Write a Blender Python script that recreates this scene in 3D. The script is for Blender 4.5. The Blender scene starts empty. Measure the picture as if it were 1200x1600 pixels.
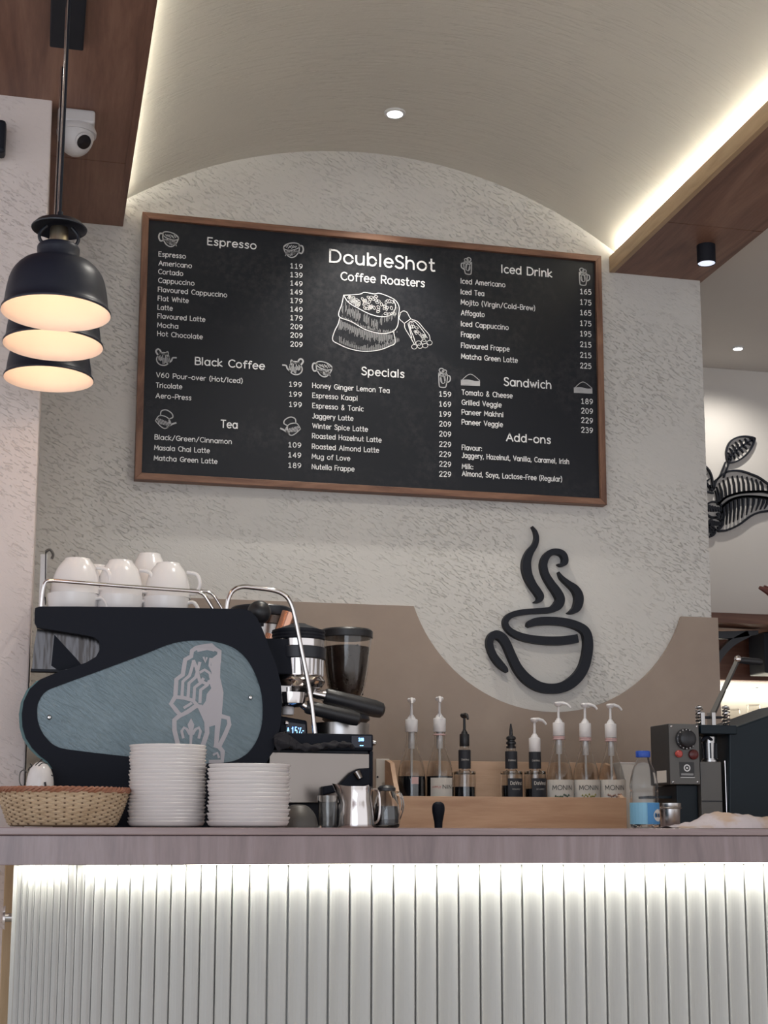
import bpy, math, random
from mathutils import Vector, Matrix, geometry
random.seed(7)
S = bpy.context.scene
COL = S.collection
# ------------------------------------------------------------------ camera
F_PX, PX0, PY0 = 2300.0, 600.0, 922.0
YAW, PITCH, ROLL = 0.2324, 0.161, 0.0019
CAM = Vector((0.0, 0.0, 1.07))
fw = Vector((math.sin(YAW)*math.cos(PITCH), math.cos(YAW)*math.cos(PITCH), math.sin(PITCH)))
rt = Vector((math.cos(YAW), -math.sin(YAW), 0)); up = rt.cross(fw)
c_, s_ = math.cos(ROLL), math.sin(ROLL)
rt, up = rt*c_ + up*s_, up*c_ - rt*s_
cd = bpy.data.cameras.new('camera'); cam = bpy.data.objects.new('camera', cd); COL.objects.link(cam)
cam.matrix_world = Matrix(((rt.x, up.x, -fw.x, CAM.x), (rt.y, up.y, -fw.y, CAM.y), (rt.z, up.z, -fw.z, CAM.z), (0, 0, 0, 1)))
cd.sensor_width = 36; cd.lens = F_PX/1600*36; cd.shift_x = (600-PX0)/1600; cd.shift_y = (PY0-800)/1600
cd.clip_start = 0.05; S.camera = cam
# ------------------------------------------------------------------ light + exposure
S.view_settings.view_transform = 'Standard'; S.view_settings.look = 'None'
S.view_settings.gamma = 1; S.view_settings.use_curve_mapping = False
S.view_settings.exposure = 0.25
w = bpy.data.worlds.new('daylight'); S.world = w; w.use_nodes = True
w.node_tree.nodes['Background'].inputs[0].default_value = (0.93, 0.93, 0.96, 1)
w.node_tree.nodes['Background'].inputs[1].default_value = 0.95

def area(name, loc, target, sx, sy, power, col):
    l = bpy.data.lights.new(name, 'AREA'); l.shape = 'RECTANGLE'; l.size = sx; l.size_y = sy
    l.energy = power; l.color = col
    o = bpy.data.objects.new(name, l); COL.objects.link(o); o.location = loc
    o.rotation_euler = (Vector(target)-Vector(loc)).to_track_quat('-Z', 'Z' if abs(Vector(target).x-loc[0]) + abs(Vector(target).y-loc[1]) > 1e-3 else 'Y').to_euler()
    return o
area('shop_window_daylight', (-1.2, -2.6, 1.6), (0.6, 4, 1.3), 3.2, 2.4, 34, (0.72, 0.84, 1.0))

# ------------------------------------------------------------------ projection helpers
def ray(px, py):
    return fw + rt*((px-PX0)/F_PX) - up*((py-PY0)/F_PX)
def P(px, py, Y):
    d = ray(px, py); return CAM + d*((Y-CAM.y)/d.y)
def PZ(px, py, z):
    d = ray(px, py); return CAM + d*((z-CAM.z)/d.z)
def mpp(px, py, Y):           # metres per pixel on the plane Y
    return (P(px+1, py, Y)-P(px, py, Y)).length

# ------------------------------------------------------------------ geometry collector
class G:
    def __init__(s): s.v = []; s.f = []
    def add(s, vs, fs):
        n = len(s.v); s.v += [Vector(v) for v in vs]; s.f += [tuple(i+n for i in f) for f in fs]; return s
    def box(s, x0, x1, y0, y1, z0, z1):
        return s.add([(x0,y0,z0),(x1,y0,z0),(x1,y1,z0),(x0,y1,z0),(x0,y0,z1),(x1,y0,z1),(x1,y1,z1),(x0,y1,z1)],
                     [(0,3,2,1),(4,5,6,7),(0,1,5,4),(1,2,6,5),(2,3,7,6),(3,0,4,7)])
    def lathe(s, c, prof, seg=32, rot=None, cap0=True, cap1=True, sy=1.0):
        c = Vector(c); vs = []; fs = []
        for r, z in prof:
            for k in range(seg):
                a = 2*math.pi*k/seg; p = Vector((r*math.cos(a), r*math.sin(a)*sy, z))
                if rot: p = rot @ p
                vs.append(c+p)
        for i in range(len(prof)-1):
            for k in range(seg):
                k2 = (k+1) % seg
                fs.append((i*seg+k, i*seg+k2, (i+1)*seg+k2, (i+1)*seg+k))
        if cap0 and prof[0][0] > 1e-6: fs.append(tuple(range(seg-1, -1, -1)))
        if cap1 and prof[-1][0] > 1e-6: fs.append(tuple((len(prof)-1)*seg+k for k in range(seg)))
        return s.add(vs, fs)
    def cyl(s, a, b, r0, r1=None, seg=16):
        a, b = Vector(a), Vector(b); r1 = r0 if r1 is None else r1
        q = (b-a).to_track_quat('Z', 'Y').to_matrix()
        return s.lathe(a, [(r0, 0), (r1, (b-a).length)], seg, q)
    def tube(s, pts, r, seg=8, closed=False, rs=None, flat=1.0):
        pts = [Vector(p) for p in pts]; n = len(pts); vs = []; fs = []
        prev = None
        for i, p in enumerate(pts):
            if closed: t = pts[(i+1) % n]-pts[i-1]
            else: t = pts[min(i+1, n-1)]-pts[max(i-1, 0)]
            t.normalize()
            if prev is None:
                u = t.orthogonal().normalized() if abs(t.z) > .9 else t.cross(Vector((0,0,1))).normalized()
            else: u = (prev - t*prev.dot(t)).normalized()
            prev = u; v = t.cross(u)
            R = rs[i] if rs else r
            for k in range(seg):
                a = 2*math.pi*k/seg; vs.append(p+u*(R*flat*math.cos(a))+v*(R*math.sin(a)))
        m = n if closed else n-1
        for i in range(m):
            j = (i+1) % n
            for k in range(seg):
                k2 = (k+1) % seg; fs.append((i*seg+k, i*seg+k2, j*seg+k2, j*seg+k))
        if not closed:
            fs.append(tuple(range(seg-1, -1, -1))); fs.append(tuple((n-1)*seg+k for k in range(seg)))
        return s.add(vs, fs)
    def prism(s, polys, y0, y1):
        """polys: outer XZ outline, then holes; extruded along Y"""
        if not isinstance(polys[0][0], (tuple, list, Vector)): polys = [polys]
        flat = [p for pl in polys for p in pl]; n = len(flat)
        tri = geometry.tessellate_polygon([[Vector((p[0], p[1], 0)) for p in pl] for pl in polys])
        vs = [(p[0], y0, p[1]) for p in flat] + [(p[0], y1, p[1]) for p in flat]
        fs = []
        for t in tri:
            a, b, c = [flat[i] for i in t]
            ar = (b[0]-a[0])*(c[1]-a[1])-(b[1]-a[1])*(c[0]-a[0])
            if ar < 0: t = (t[0], t[2], t[1])
            fs.append(tuple(t)); fs.append((t[0]+n, t[2]+n, t[1]+n))
        o = 0
        for pl in polys:
            m = len(pl)
            for i in range(m): fs.append((o+i, o+i+n, o+(i+1) % m+n, o+(i+1) % m))
            o += m
        return s.add(vs, fs)
    def ribbon(s, pts, y0, y1):
        """pts: (x,z,width) centre line; extruded strip between y0 and y1 (y0 nearer)"""
        vs = []; fs = []; n = len(pts)
        for i, (x, z, wd) in enumerate(pts):
            a = pts[max(i-1, 0)]; b = pts[min(i+1, n-1)]
            t = Vector((b[0]-a[0], b[1]-a[1]));
            if t.length < 1e-9: t = Vector((1, 0))
            t.normalize(); q = Vector((-t.y, t.x))*wd/2
            vs += [(x+q.x, y0, z+q.y), (x-q.x, y0, z-q.y), (x-q.x, y1, z-q.y), (x+q.x, y1, z+q.y)]
        for i in range(n-1):
            for k in range(4):
                fs.append((i*4+k, i*4+(k+1) % 4, (i+1)*4+(k+1) % 4, (i+1)*4+k))
        fs.append((3, 2, 1, 0)); m = (n-1)*4; fs.append((m, m+1, m+2, m+3))
        return s.add(vs, fs)

def flat_strip(g, pts, y):
    vs = []; fs = []; n = len(pts)
    for i, (x, z, wd) in enumerate(pts):
        a = pts[max(i-1, 0)]; b = pts[min(i+1, n-1)]; t = Vector((b[0]-a[0], b[1]-a[1]))
        if t.length < 1e-9: t = Vector((1, 0))
        t.normalize(); e = t*(wd*.35) if i == n-1 else (t*(-wd*.35) if i == 0 else Vector((0, 0)))
        q = Vector((-t.y, t.x))*wd/2; c = Vector((x, z))+e
        vs += [(c.x+q.x, y, c.y+q.y), (c.x-q.x, y, c.y-q.y)]
    for i in range(n-1): fs.append((2*i, 2*i+1, 2*i+3, 2*i+2))
    return g.add(vs, fs)
WL = {}
def fixn(me):
    if all(abs(v.co.y-me.vertices[0].co.y) < 2e-3 for v in me.vertices) and abs(me.vertices[0].co.y) < 9 and len(me.polygons) and all(abs(p.normal.y) > .9 for p in me.polygons): return
    import bmesh
    b = bmesh.new(); b.from_mesh(me); bmesh.ops.recalc_face_normals(b, faces=b.faces); b.to_mesh(me); b.free()
def mk(name, g, mat, parent=None, smooth=False, bevel=0, origin=None, bseg=2):
    base = WL.get(parent.name, Vector()) if parent else (Vector(origin) if origin is not None else None)
    if base is None:
        xs = [v.x for v in g.v]; ys = [v.y for v in g.v]; zs = [v.z for v in g.v]
        base = Vector(((min(xs)+max(xs))/2, (min(ys)+max(ys))/2, min(zs)))
    me = bpy.data.meshes.new(name); me.from_pydata([v-base for v in g.v], [], g.f); me.update()
    fixn(me)
    me.materials.append(mat)
    if smooth:
        for p in me.polygons: p.use_smooth = True
        try: me.set_sharp_from_angle(angle=math.radians(40))
        except Exception: pass
    o = bpy.data.objects.new(name, me); COL.objects.link(o)
    if parent: o.parent = parent
    else: o.location = base
    WL[o.name] = base
    if bevel:
        m = o.modifiers.new('bevel', 'BEVEL'); m.width = bevel; m.segments = bseg; m.limit_method = 'ANGLE'; m.angle_limit = math.radians(50)
    return o
def tag(o, label, cat, group=None):
    o['label'] = label; o['category'] = cat
    if group: o['group'] = group
    return o
def thing(name, label, cat, loc, group=None):
    o = bpy.data.objects.new(name, None); COL.objects.link(o); o.empty_display_size = .05
    o.location = loc; WL[o.name] = Vector(loc); return tag(o, label, cat, group)
def struct(o): o['kind'] = 'structure'; return o
def lab(o, l): o['label'] = l; return o
def kids(o): return [c for c in COL.objects if c.parent == o]
def dup(o, loc, label=None, rotz=0, parent=None):
    c = o.copy(); COL.objects.link(c)
    if parent: c.parent = parent
    else:
        c.location = loc; c.rotation_euler = (0, 0, rotz)
    if label: c['label'] = label
    for k in kids(o): dup(k, None, None, 0, c)
    return c
def cr(pts, n=8, closed=False):
    """Catmull-Rom resample of tuples"""
    out = []; N = len(pts); m = N if closed else N-1
    for i in range(m):
        if closed: p = [pts[(i-1) % N], pts[i], pts[(i+1) % N], pts[(i+2) % N]]
        else: p = [pts[max(i-1, 0)], pts[i], pts[i+1], pts[min(i+2, N-1)]]
        for k in range(n):
            t = k/n
            out.append(tuple(.5*((2*b)+(-a+c)*t+(2*a-5*b+4*c-d)*t*t+(-a+3*b-3*c+d)*t**3) for a, b, c, d in zip(*p)))
    if not closed: out.append(tuple(pts[-1]))
    return out
def xz(px, py, Y): p = P(px, py, Y); return (p.x, p.z)
def poly(pxs, Y): return [xz(a, b, Y) for a, b in pxs]

# ------------------------------------------------------------------ materials
def mat(name, col, rough=.6, metal=0, spec=.5, **kw):
    m = bpy.data.materials.new(name); m.use_nodes = True; nt = m.node_tree
    b = nt.nodes['Principled BSDF']
    b.inputs['Base Color'].default_value = (*col, 1); b.inputs['Roughness'].default_value = rough
    b.inputs['Metallic'].default_value = metal; b.inputs['Specular IOR Level'].default_value = spec
    for k, v in kw.items(): b.inputs[k.replace('_', ' ')].default_value = v
    return m
def N(m, t, **kw):
    n = m.node_tree.nodes.new(t)
    for k, v in kw.items():
        if k in ('op',): n.operation = v
        elif hasattr(n, k): setattr(n, k, v)
    return n
def L(m, a, b): m.node_tree.links.new(a, b)
def coords(m, scale=(1,1,1), rot=(0,0,0)):
    g = N(m, 'ShaderNodeNewGeometry'); mp = N(m, 'ShaderNodeMapping')
    mp.inputs['Scale'].default_value = scale; mp.inputs['Rotation'].default_value = rot
    L(m, g.outputs['Position'], mp.inputs['Vector']); return mp.outputs[0]
def noise(m, vec, scale, detail=4, rough=.55, dist=0):
    n = N(m, 'ShaderNodeTexNoise'); n.inputs['Scale'].default_value = scale; n.inputs['Detail'].default_value = detail
    n.inputs['Roughness'].default_value = rough; n.inputs['Distortion'].default_value = dist
    L(m, vec, n.inputs['Vector']); return n.outputs['Fac']
def ramp(m, fac, stops):
    r = N(m, 'ShaderNodeValToRGB'); e = r.color_ramp.elements
    while len(e) < len(stops): e.new(.5)
    for k, (p, c) in enumerate(stops):
        e[k].position = p; e[k].color = (*c, 1) if len(c) == 3 else c
    L(m, fac, r.inputs[0]); return r.outputs[0]
def bump(m, h, strength, dist=.01):
    b = N(m, 'ShaderNodeBump'); b.inputs['Strength'].default_value = strength; b.inputs['Distance'].default_value = dist
    L(m, h, b.inputs['Height']); L(m, b.outputs[0], m.node_tree.nodes['Principled BSDF'].inputs['Normal'])
def base(m, c): L(m, c, m.node_tree.nodes['Principled BSDF'].inputs['Base Color'])
def math_(m, op, a, b):
    n = N(m, 'ShaderNodeMath'); n.operation = op
    for i, x in enumerate((a, b)):
        if isinstance(x, (int, float)): n.inputs[i].default_value = x
        else: L(m, x, n.inputs[i])
    return n.outputs[0]
def plaster(name, col, k=1.0, ang=-.5, stretch=(48, 48, 190), thr=(.57, .66)):
    m = mat(name, col, .85, spec=.25)
    v = coords(m, (1, 1, 1), (0, ang, 0))
    mp = N(m, 'ShaderNodeMapping'); mp.inputs['Scale'].default_value = stretch; L(m, v, mp.inputs['Vector'])
    a = noise(m, mp.outputs[0], 1.0, 3, .5, .9)
    g = ramp(m, a, [(thr[0], (0,0,0)), (thr[1], (1,1,1))])
    patch = ramp(m, noise(m, v, 3.2, 3, .6), [(.40, (.1,.1,.1)), (.58, (1,1,1))])
    grooves = math_(m, 'MULTIPLY', g, patch)
    fine = noise(m, v, 140, 3, .6)
    soft = noise(m, v, 14, 3, .5)
    h = math_(m, 'SUBTRACT', math_(m, 'ADD', math_(m, 'MULTIPLY', fine, .15), math_(m, 'MULTIPLY', soft, .35)), math_(m, 'MULTIPLY', grooves, .8))
    bump(m, h, .75*k, .0055)
    base(m, ramp(m, noise(m, v, 1.3, 3, .5), [(.3, tuple(x*.95 for x in col)), (.7, tuple(min(1, x*1.04) for x in col))]))
    return m
M = {}
M['plaster'] = plaster('trowelled_plaster', (.62, .60, .57))
M['plaster_left'] = plaster('lamp_tinted_plaster', (.70, .62, .59), .9)  # pinkish cast of the lamp is put into the base colour
M['vault'] = plaster('combed_plaster', (.60, .58, .53), .5, 0.0, (9, 130, 9), (.52, .62))
M['paint'] = mat('smooth_cream_paint', (.66, .63, .60), .7)
M['circle'] = M['plaster']
def wood(name, c0, c1, c2, scale=1.0, along='y', rough=.45, spec=.4):
    m = mat(name, c1, rough, spec=spec)
    st = {'y': (9, .9, 9), 'x': (.9, 9, 9), 'z': (9, 9, .9)}[along]
    v = coords(m, tuple(s*scale for s in st))
    a = noise(m, v, 1.3, 5, .6, 1.4)
    v2 = coords(m, tuple(s*scale*6 for s in st)); f = noise(m, v2, 2.2, 3, .6)
    mx = math_(m, 'ADD', math_(m, 'MULTIPLY', a, .8), math_(m, 'MULTIPLY', f, .2))
    base(m, ramp(m, mx, [(.33, c0), (.5, c1), (.68, c2)]))
    bump(m, f, .12, .002); return m
M['walnut'] = wood('walnut_veneer', (.13, .060, .040), (.20, .100, .068), (.29, .16, .11))
M['walnut_x'] = wood('walnut_shelf', (.09, .04, .028), (.15, .07, .048), (.22, .11, .07), along='x')
M['frame_wood'] = wood('brown_frame_wood', (.10, .045, .03), (.19, .095, .06), (.28, .15, .095), 2.5, 'x')
M['frame_wood_v'] = wood('brown_frame_wood_upright', (.10, .045, .03), (.19, .095, .06), (.28, .15, .095), 2.5, 'z')
M['oak'] = wood('pale_oak', (.36, .24, .13), (.48, .33, .19), (.56, .40, .24), 1.2, 'y')
M['tray_wood'] = wood('beech_tray', (.46, .29, .19), (.56, .37, .25), (.63, .43, .30), 1.2, 'x')
M['post_wood'] = wood('pine_post', (.40, .26, .13), (.52, .35, .19), (.60, .42, .25), 1.2, 'z')
M['ledge'] = wood('mauve_brown_laminate', (.20, .15, .155), (.27, .205, .21), (.34, .27, .28), 1.0, 'z', .22, .6)
M['ledge_top'] = wood('mauve_brown_worktop', (.22, .16, .165), (.29, .215, .215), (.36, .28, .28), 1.0, 'x', .22, .6)
M['tan'] = mat('tan_laminate', (.265, .205, .155), .38)
base(M['tan'], ramp(M['tan'], noise(M['tan'], coords(M['tan'], (2, 2, 2)), 3, 5, .6), [(.3, (.29, .22, .175)), (.7, (.335, .26, .205))]))
M['slat'] = mat('white_fluted_panel', (.47, .47, .455), .42)
M['board'] = mat('chalkboard', (.022, .023, .027), .45, spec=.3)
_b = M['board']; _v = coords(_b)
_s = math_(_b, 'MULTIPLY', ramp(_b, noise(_b, _v, 3.2, 5, .65, .5), [(.45, (0,0,0)), (.8, (1,1,1))]), ramp(_b, noise(_b, _v, 55, 4, .7), [(.4, (0,0,0)), (.75, (1,1,1))]))
base(_b, ramp(_b, _s, [(0, (.0085, .010, .015)), (1, (.06, .06, .065))]))
M['chalk'] = mat('chalk_white', (.8, .8, .8), .9, spec=.1)
base(M['chalk'], ramp(M['chalk'], noise(M['chalk'], coords(M['chalk'], (300, 300, 300)), 1, 2), [(.25, (.48,.48,.48)), (.5, (.85,.85,.85))]))
M['chalk_dim'] = mat('chalk_grey', (.46, .46, .47), .9, spec=.1)
M['black'] = mat('matt_black', (.008, .010, .017), .55, spec=.3)
M['black_metal'] = mat('black_metal', (.014, .016, .024), .38, spec=.5)
M['navy'] = mat('black_powder_coat', (.006, .008, .015), .6, spec=.18)
M['shade'] = mat('black_enamel_shade', (.014, .017, .03), .4, spec=.4)
M['shade_in'] = mat('cream_enamel_lining', (.86, .74, .66), .5)
M['chrome'] = mat('chrome', (.72, .68, .67), .12, 1)
M['steel'] = mat('brushed_steel', (.46, .44, .43), .28, 1)
M['steel_warm'] = mat('polished_steel_panel', (.27, .24, .22), .2, 1)
_b = M['steel_warm']; bump(_b, noise(_b, coords(_b, (14, 14, 3)), 1, 1), .12, .01)
M['steel_dark'] = mat('dark_mirror_steel', (.07, .065, .065), .2, 1)
_b = M['steel_dark']; bump(_b, noise(_b, coords(_b, (40, 40, 8), (0, .6, 0)), 1, 2), .25, .01)
M['copper'] = mat('copper', (.72, .40, .28), .22, 1)
M['porcelain'] = mat('white_porcelain', (.82, .79, .78), .22, spec=.6)
M['saucer'] = mat('cream_saucer_glaze', (.80, .76, .745), .3, spec=.5)
M['white_plastic'] = mat('white_plastic', (.74, .72, .73), .35)
M['black_plastic'] = mat('black_plastic', (.015, .015, .018), .4)
M['glass'] = mat('clear_glass', (.96, .95, .93), .02, Transmission_Weight=1.0, IOR=1.45)
M['liquid'] = mat('dark_syrup', (.012, .014, .022), .15)
M['liquid_amber'] = mat('brown_syrup', (.04, .025, .02), .15)
M['label'] = mat('cream_paper_label', (.62, .59, .55), .7)
M['label_black'] = mat('black_paper_label', (.02, .022, .03), .6)
M['ink'] = mat('ink', (.03, .03, .035), .7)
M['window_reflection'] = mat('blue_grey_painted_reflection', (.105, .165, .19), .3, .35, spec=.7)  # mirrored plaster wall imitated by blue-grey base colour and streaky relief
_b = M['window_reflection']; _v = coords(_b, (1, 1, 1), (0, -.6, 0)); _m = N(_b, 'ShaderNodeMapping'); _m.inputs['Scale'].default_value = (35, 35, 160); L(_b, _v, _m.inputs['Vector'])
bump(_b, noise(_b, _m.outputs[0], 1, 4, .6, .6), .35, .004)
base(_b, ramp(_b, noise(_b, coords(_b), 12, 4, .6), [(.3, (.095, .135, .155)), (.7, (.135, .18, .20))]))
M['emblem'] = mat('etched_grey_film', (.43, .41, .44), .6)
M['teal'] = mat('teal_acrylic_edge', (.03, .12, .12), .25)
M['beans'] = mat('roasted_beans', (.035, .018, .012), .4)
M['screen'] = mat('dark_screen', (.008, .012, .03), .15)
M['blue_lit'] = mat('lit_digits', (.2, .5, 1), .5, Emission_Color=(.25, .55, 1, 1), Emission_Strength=2.2)
M['wicker'] = wood('straw_wicker', (.48, .34, .21), (.62, .47, .31), (.72, .57, .40), 6, 'x', .6)
M['wicker_rim'] = mat('reddish_cane', (.33, .14, .08), .55)
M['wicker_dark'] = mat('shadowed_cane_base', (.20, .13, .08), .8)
M['camera_white'] = mat('camera_white_plastic', (.56, .54, .54), .4)
M['lens'] = mat('camera_lens_black', (.008, .009, .012), .1)
M['cap_blue'] = mat('blue_cap', (.02, .08, .42), .4)
M['pet'] = mat('clear_pet', (.94, .97, 1), .05, Transmission_Weight=1.0, IOR=1.2)
M['water_label'] = mat('blue_bottle_label', (.06, .24, .50), .5)
M['water_label_light'] = mat('pale_blue_label', (.22, .48, .66), .5)
M['bag'] = mat('crinkled_paper_bag', (.56, .50, .52), .5)
_b = M['bag']; base(_b, ramp(_b, noise(_b, coords(_b, (1, 1, 1)), 14, 3, .6), [(.46, (.56, .50, .53)), (.6, (.50, .36, .28))])); bump(_b, noise(_b, coords(_b), 60, 3), .4, .006)
M['gunmetal'] = mat('grey_hammered_metal', (.11, .105, .10), .45, .3)
M['side_grey'] = mat('charcoal_side_metal', (.03, .03, .032), .5)
M['deep_blue'] = mat('dark_teal_enamel', (.004, .011, .018), .45, spec=.3)
M['red'] = mat('red_button', (.45, .06, .05), .35)
M['dark_red'] = mat('dark_red_button', (.10, .015, .015), .35)
M['towel'] = mat('charcoal_cloth', (.022, .021, .026), .95)
M['red_wood'] = mat('reddish_carved_wood', (.16, .05, .04), .45)
M['led'] = mat('led_diffuser', (1, 1, 1), .5, Emission_Color=(1, .97, .82, 1), Emission_Strength=9)
M['bulb'] = mat('warm_bulb', (1, 1, 1), .5, Emission_Color=(1, .78, .58, 1), Emission_Strength=2.5)
M['lamp_white'] = mat('downlight_lens', (1, 1, 1), .5, Emission_Color=(.93, .96, 1, 1), Emission_Strength=14)
M['lamp_soft'] = mat('cylinder_light_lens', (1, 1, 1), .5, Emission_Color=(.72, .80, 1, 1), Emission_Strength=.8)
M['trim_white'] = mat('white_trim_ring', (.7, .7, .7), .4)
M['floor'] = mat('pale_floor_tile', (.55, .50, .44), .4)
M['brass'] = mat('antique_brass', (.42, .36, .27), .3, 1)
M['pink'] = mat('pink_sticker', (.62, .42, .42), .6)

# ------------------------------------------------------------------ the room
WY = 4.0                    # menu wall
BY = 5.0                    # back wall of the next bay
CY = 3.30                   # face of the left pier
wall_r = P(1103, 715, WY).x
pier_r = P(58, 740, CY).x
sof_z = (P(170, 350, WY).z + P(1000, 432, WY).z)/2
lip_l = P(192, 352, WY).x; lip_r = P(953, 427, WY).x
lip_z = (P(201, 328, WY).z + P(952, 403, WY).z)/2
beam_r = (P(1097, 472, WY).x)
struct(mk('floor', G().box(-3, 5, -3, 6.5, -.05, 0), M['floor'], origin=(0, 0, 0)))
struct(mk('wall_front', G().box(pier_r-.6, wall_r, WY, BY+.0, 0, 3.4), M['plaster'], origin=(0, WY, 0)))
struct(mk('wall_left', G().box(-2.2, pier_r, CY, CY+.75, 0, sof_z+.01), M['plaster_left'], origin=(-.5, CY, 0), bevel=.004))
struct(mk('wall_back', G().box(wall_r-.3, 5, BY, BY+.1, 0, 3.4), M['paint'], origin=(3, BY, 0)))
struct(mk('wall_right', G().box(4.9, 5, 1.0, BY, 0, 3.4), M['paint'], origin=(5, 3, 0)))
# barrel vault between the beams
sl = Vector((lip_l-.035, lip_z+.005)); sr = Vector((lip_r+.035, lip_z+.005))
pk = P(560, 237, WY).z
ch = (sr.x-sl.x)/2; rise = pk-sl.y; RV = (ch*ch+rise*rise)/(2*rise); vcx = (sl.x+sr.x)/2; vcz = pk-RV
th = math.asin(ch/RV)
def vault_pt(t): return (vcx+RV*math.sin(t), vcz+RV*math.cos(t))
outer = []; inner = []
for k in range(41):
    t = -th+2*th*k/40; inner.append(vault_pt(t)); outer.append((vcx+(RV+.06)*math.sin(t), vcz+(RV+.06)*math.cos(t)))
g = G(); vs = []; fs = []
for y in (-1.6, WY):
    vs += [(x, y, z) for x, z in inner] + [(x, y, z) for x, z in outer]
for k in range(40):
    fs += [(k, k+1, 82+k+1, 82+k), (41+k, 82+41+k, 82+41+k+1, 41+k+1), (k, 41+k, 41+k+1, k+1), (82+k, 82+k+1, 82+41+k+1, 82+41+k)]
g.add(vs, fs)
struct(mk('ceiling', g, M['vault'], smooth=True, origin=(vcx, 1, pk)))
zc2 = P(1150, 578, BY).z
struct(mk('ceiling.001', G().box(beam_r-.02, 5, -1.6, BY, zc2, zc2+.06), M['paint'], origin=(3, 2, zc2)))
# left and right timber beams: boxes with veneer panels and a lighter lip
def beam(name, x0, x1, seams, lipside, ztop, xg=None):
    y0, y1 = -1.6, (WY if name == 'trim_1' else BY)
    core = struct(mk(name, G().box(x0+.01, x1-.01, y0, y1, sof_z+.012, ztop), M['walnut'], origin=(x0, 1, sof_z)))
    ys = [y0]+seams+[y1]
    for a, b in zip(ys[:-1], ys[1:]):
        mk('panel', G().box(x0, x1-(0.018 if lipside > 0 else 0), a+.0015, b-.0015, sof_z, sof_z+.0118), M['walnut'], core)
    return core
seamL = PZ(150, 251, sof_z).y; seamL2 = seamL-1.2; seamR = PZ(1130, 356, sof_z).y
b1 = beam('trim_1', -2.2, lip_l, [-.2, seamL2, seamL], 1, lip_z-.02)
mk('lip_board', G().box(lip_l-.018, lip_l, -1.6, WY, sof_z, lip_z), M['walnut'], b1, bevel=.001)
b2 = beam('trim_2', lip_r, beam_r+.005, [seamR-2.4, seamR-1.2, seamR], -1, lip_z-.02)
mk('lip_board', G().box(lip_r-.002, lip_r+.014, -1.6, WY, sof_z-.001, lip_z), M['oak'], b2, bevel=.001)
struct(mk('ceiling.002', G().box(-2.2, lip_l-.06, -1.6, WY, lip_z+.14, lip_z+.2), M['paint'], origin=(-1, 1, lip_z+.14)))
struct(mk('ceiling.003', G().box(lip_r+.06, beam_r-.02, -1.6, BY, lip_z+.14, lip_z+.2), M['paint'], origin=(lip_r, 1, lip_z+.14)))
# cove light strips in the gaps behind the lips
for side, x, grp in ((-1, lip_l-.027, 'left'), (1, lip_r+.024, 'right')):
    t = thing('light_strip', 'warm light strip between the vaulted ceiling and the %s timber beam' % grp, 'light', (x, 1.4, lip_z-.02))
    mk('diffuser', G().box(x-.006, x+.006, -1.55, WY-.01, lip_z-.02, lip_z-.012), M['led'], t)
    o = area('cove_light', (x, 1.3, lip_z-.008), (x, 1.3, 9), .012, 5.3, 13.0, (1, .95, .78)); o.parent = t; o.location = (0, -.1, .014)
    o.rotation_euler = (math.pi, 0, 0); o.rotation_euler[1] = -.3*side
# pier skirting in pine at lower left
x0, x1 = P(4, 1450, CY).x, P(31, 1450, CY).x
struct(mk('trim_3', G().box(x0, x1, CY-.022, CY, 0, P(20, 1344, CY).z), M['post_wood'], bevel=.002))

# tan laminate splash panel with a circular cut-out around the cup sign
A, B, C3 = xz(645, 948, WY), xz(872, 1113, WY), xz(1062, 964, WY)
def circ(a, b, c):
    d = 2*(a[0]*(b[1]-c[1])+b[0]*(c[1]-a[1])+c[0]*(a[1]-b[1]))
    ux = ((a[0]**2+a[1]**2)*(b[1]-c[1])+(b[0]**2+b[1]**2)*(c[1]-a[1])+(c[0]**2+c[1]**2)*(a[1]-b[1]))/d
    uz = ((a[0]**2+a[1]**2)*(c[0]-b[0])+(b[0]**2+b[1]**2)*(a[0]-c[0])+(c[0]**2+c[1]**2)*(b[0]-a[0]))/d
    return ux, uz, math.hypot(a[0]-ux, a[1]-uz)
cx, cz, R = circ(A, B, C3)
a0 = math.atan2(A[1]-cz, A[0]-cx); a1 = math.atan2(C3[1]-cz, C3[0]-cx)
if a0 > 0: a0 -= 2*math.pi
arc = [(cx+R*math.cos(a0+(a1-a0)*k/40), cz+R*math.sin(a0+(a1-a0)*k/40)) for k in range(41)]
tl = P(283, 936, WY).x; tr = P(1124, 1030, WY-.012).x
pl = [(tl, .9)] + [(tl, (A[1]+C3[1])/2)] + arc + [(tr, C3[1]), (tr, .9)]
tag(mk('splash_panel', G().prism(pl, WY-.012, WY-.0006), M['tan'], origin=(1, WY, .9)), 'tan laminate panel on the wall with a large circular cut-out behind the syrup bottles', 'panel')

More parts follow.
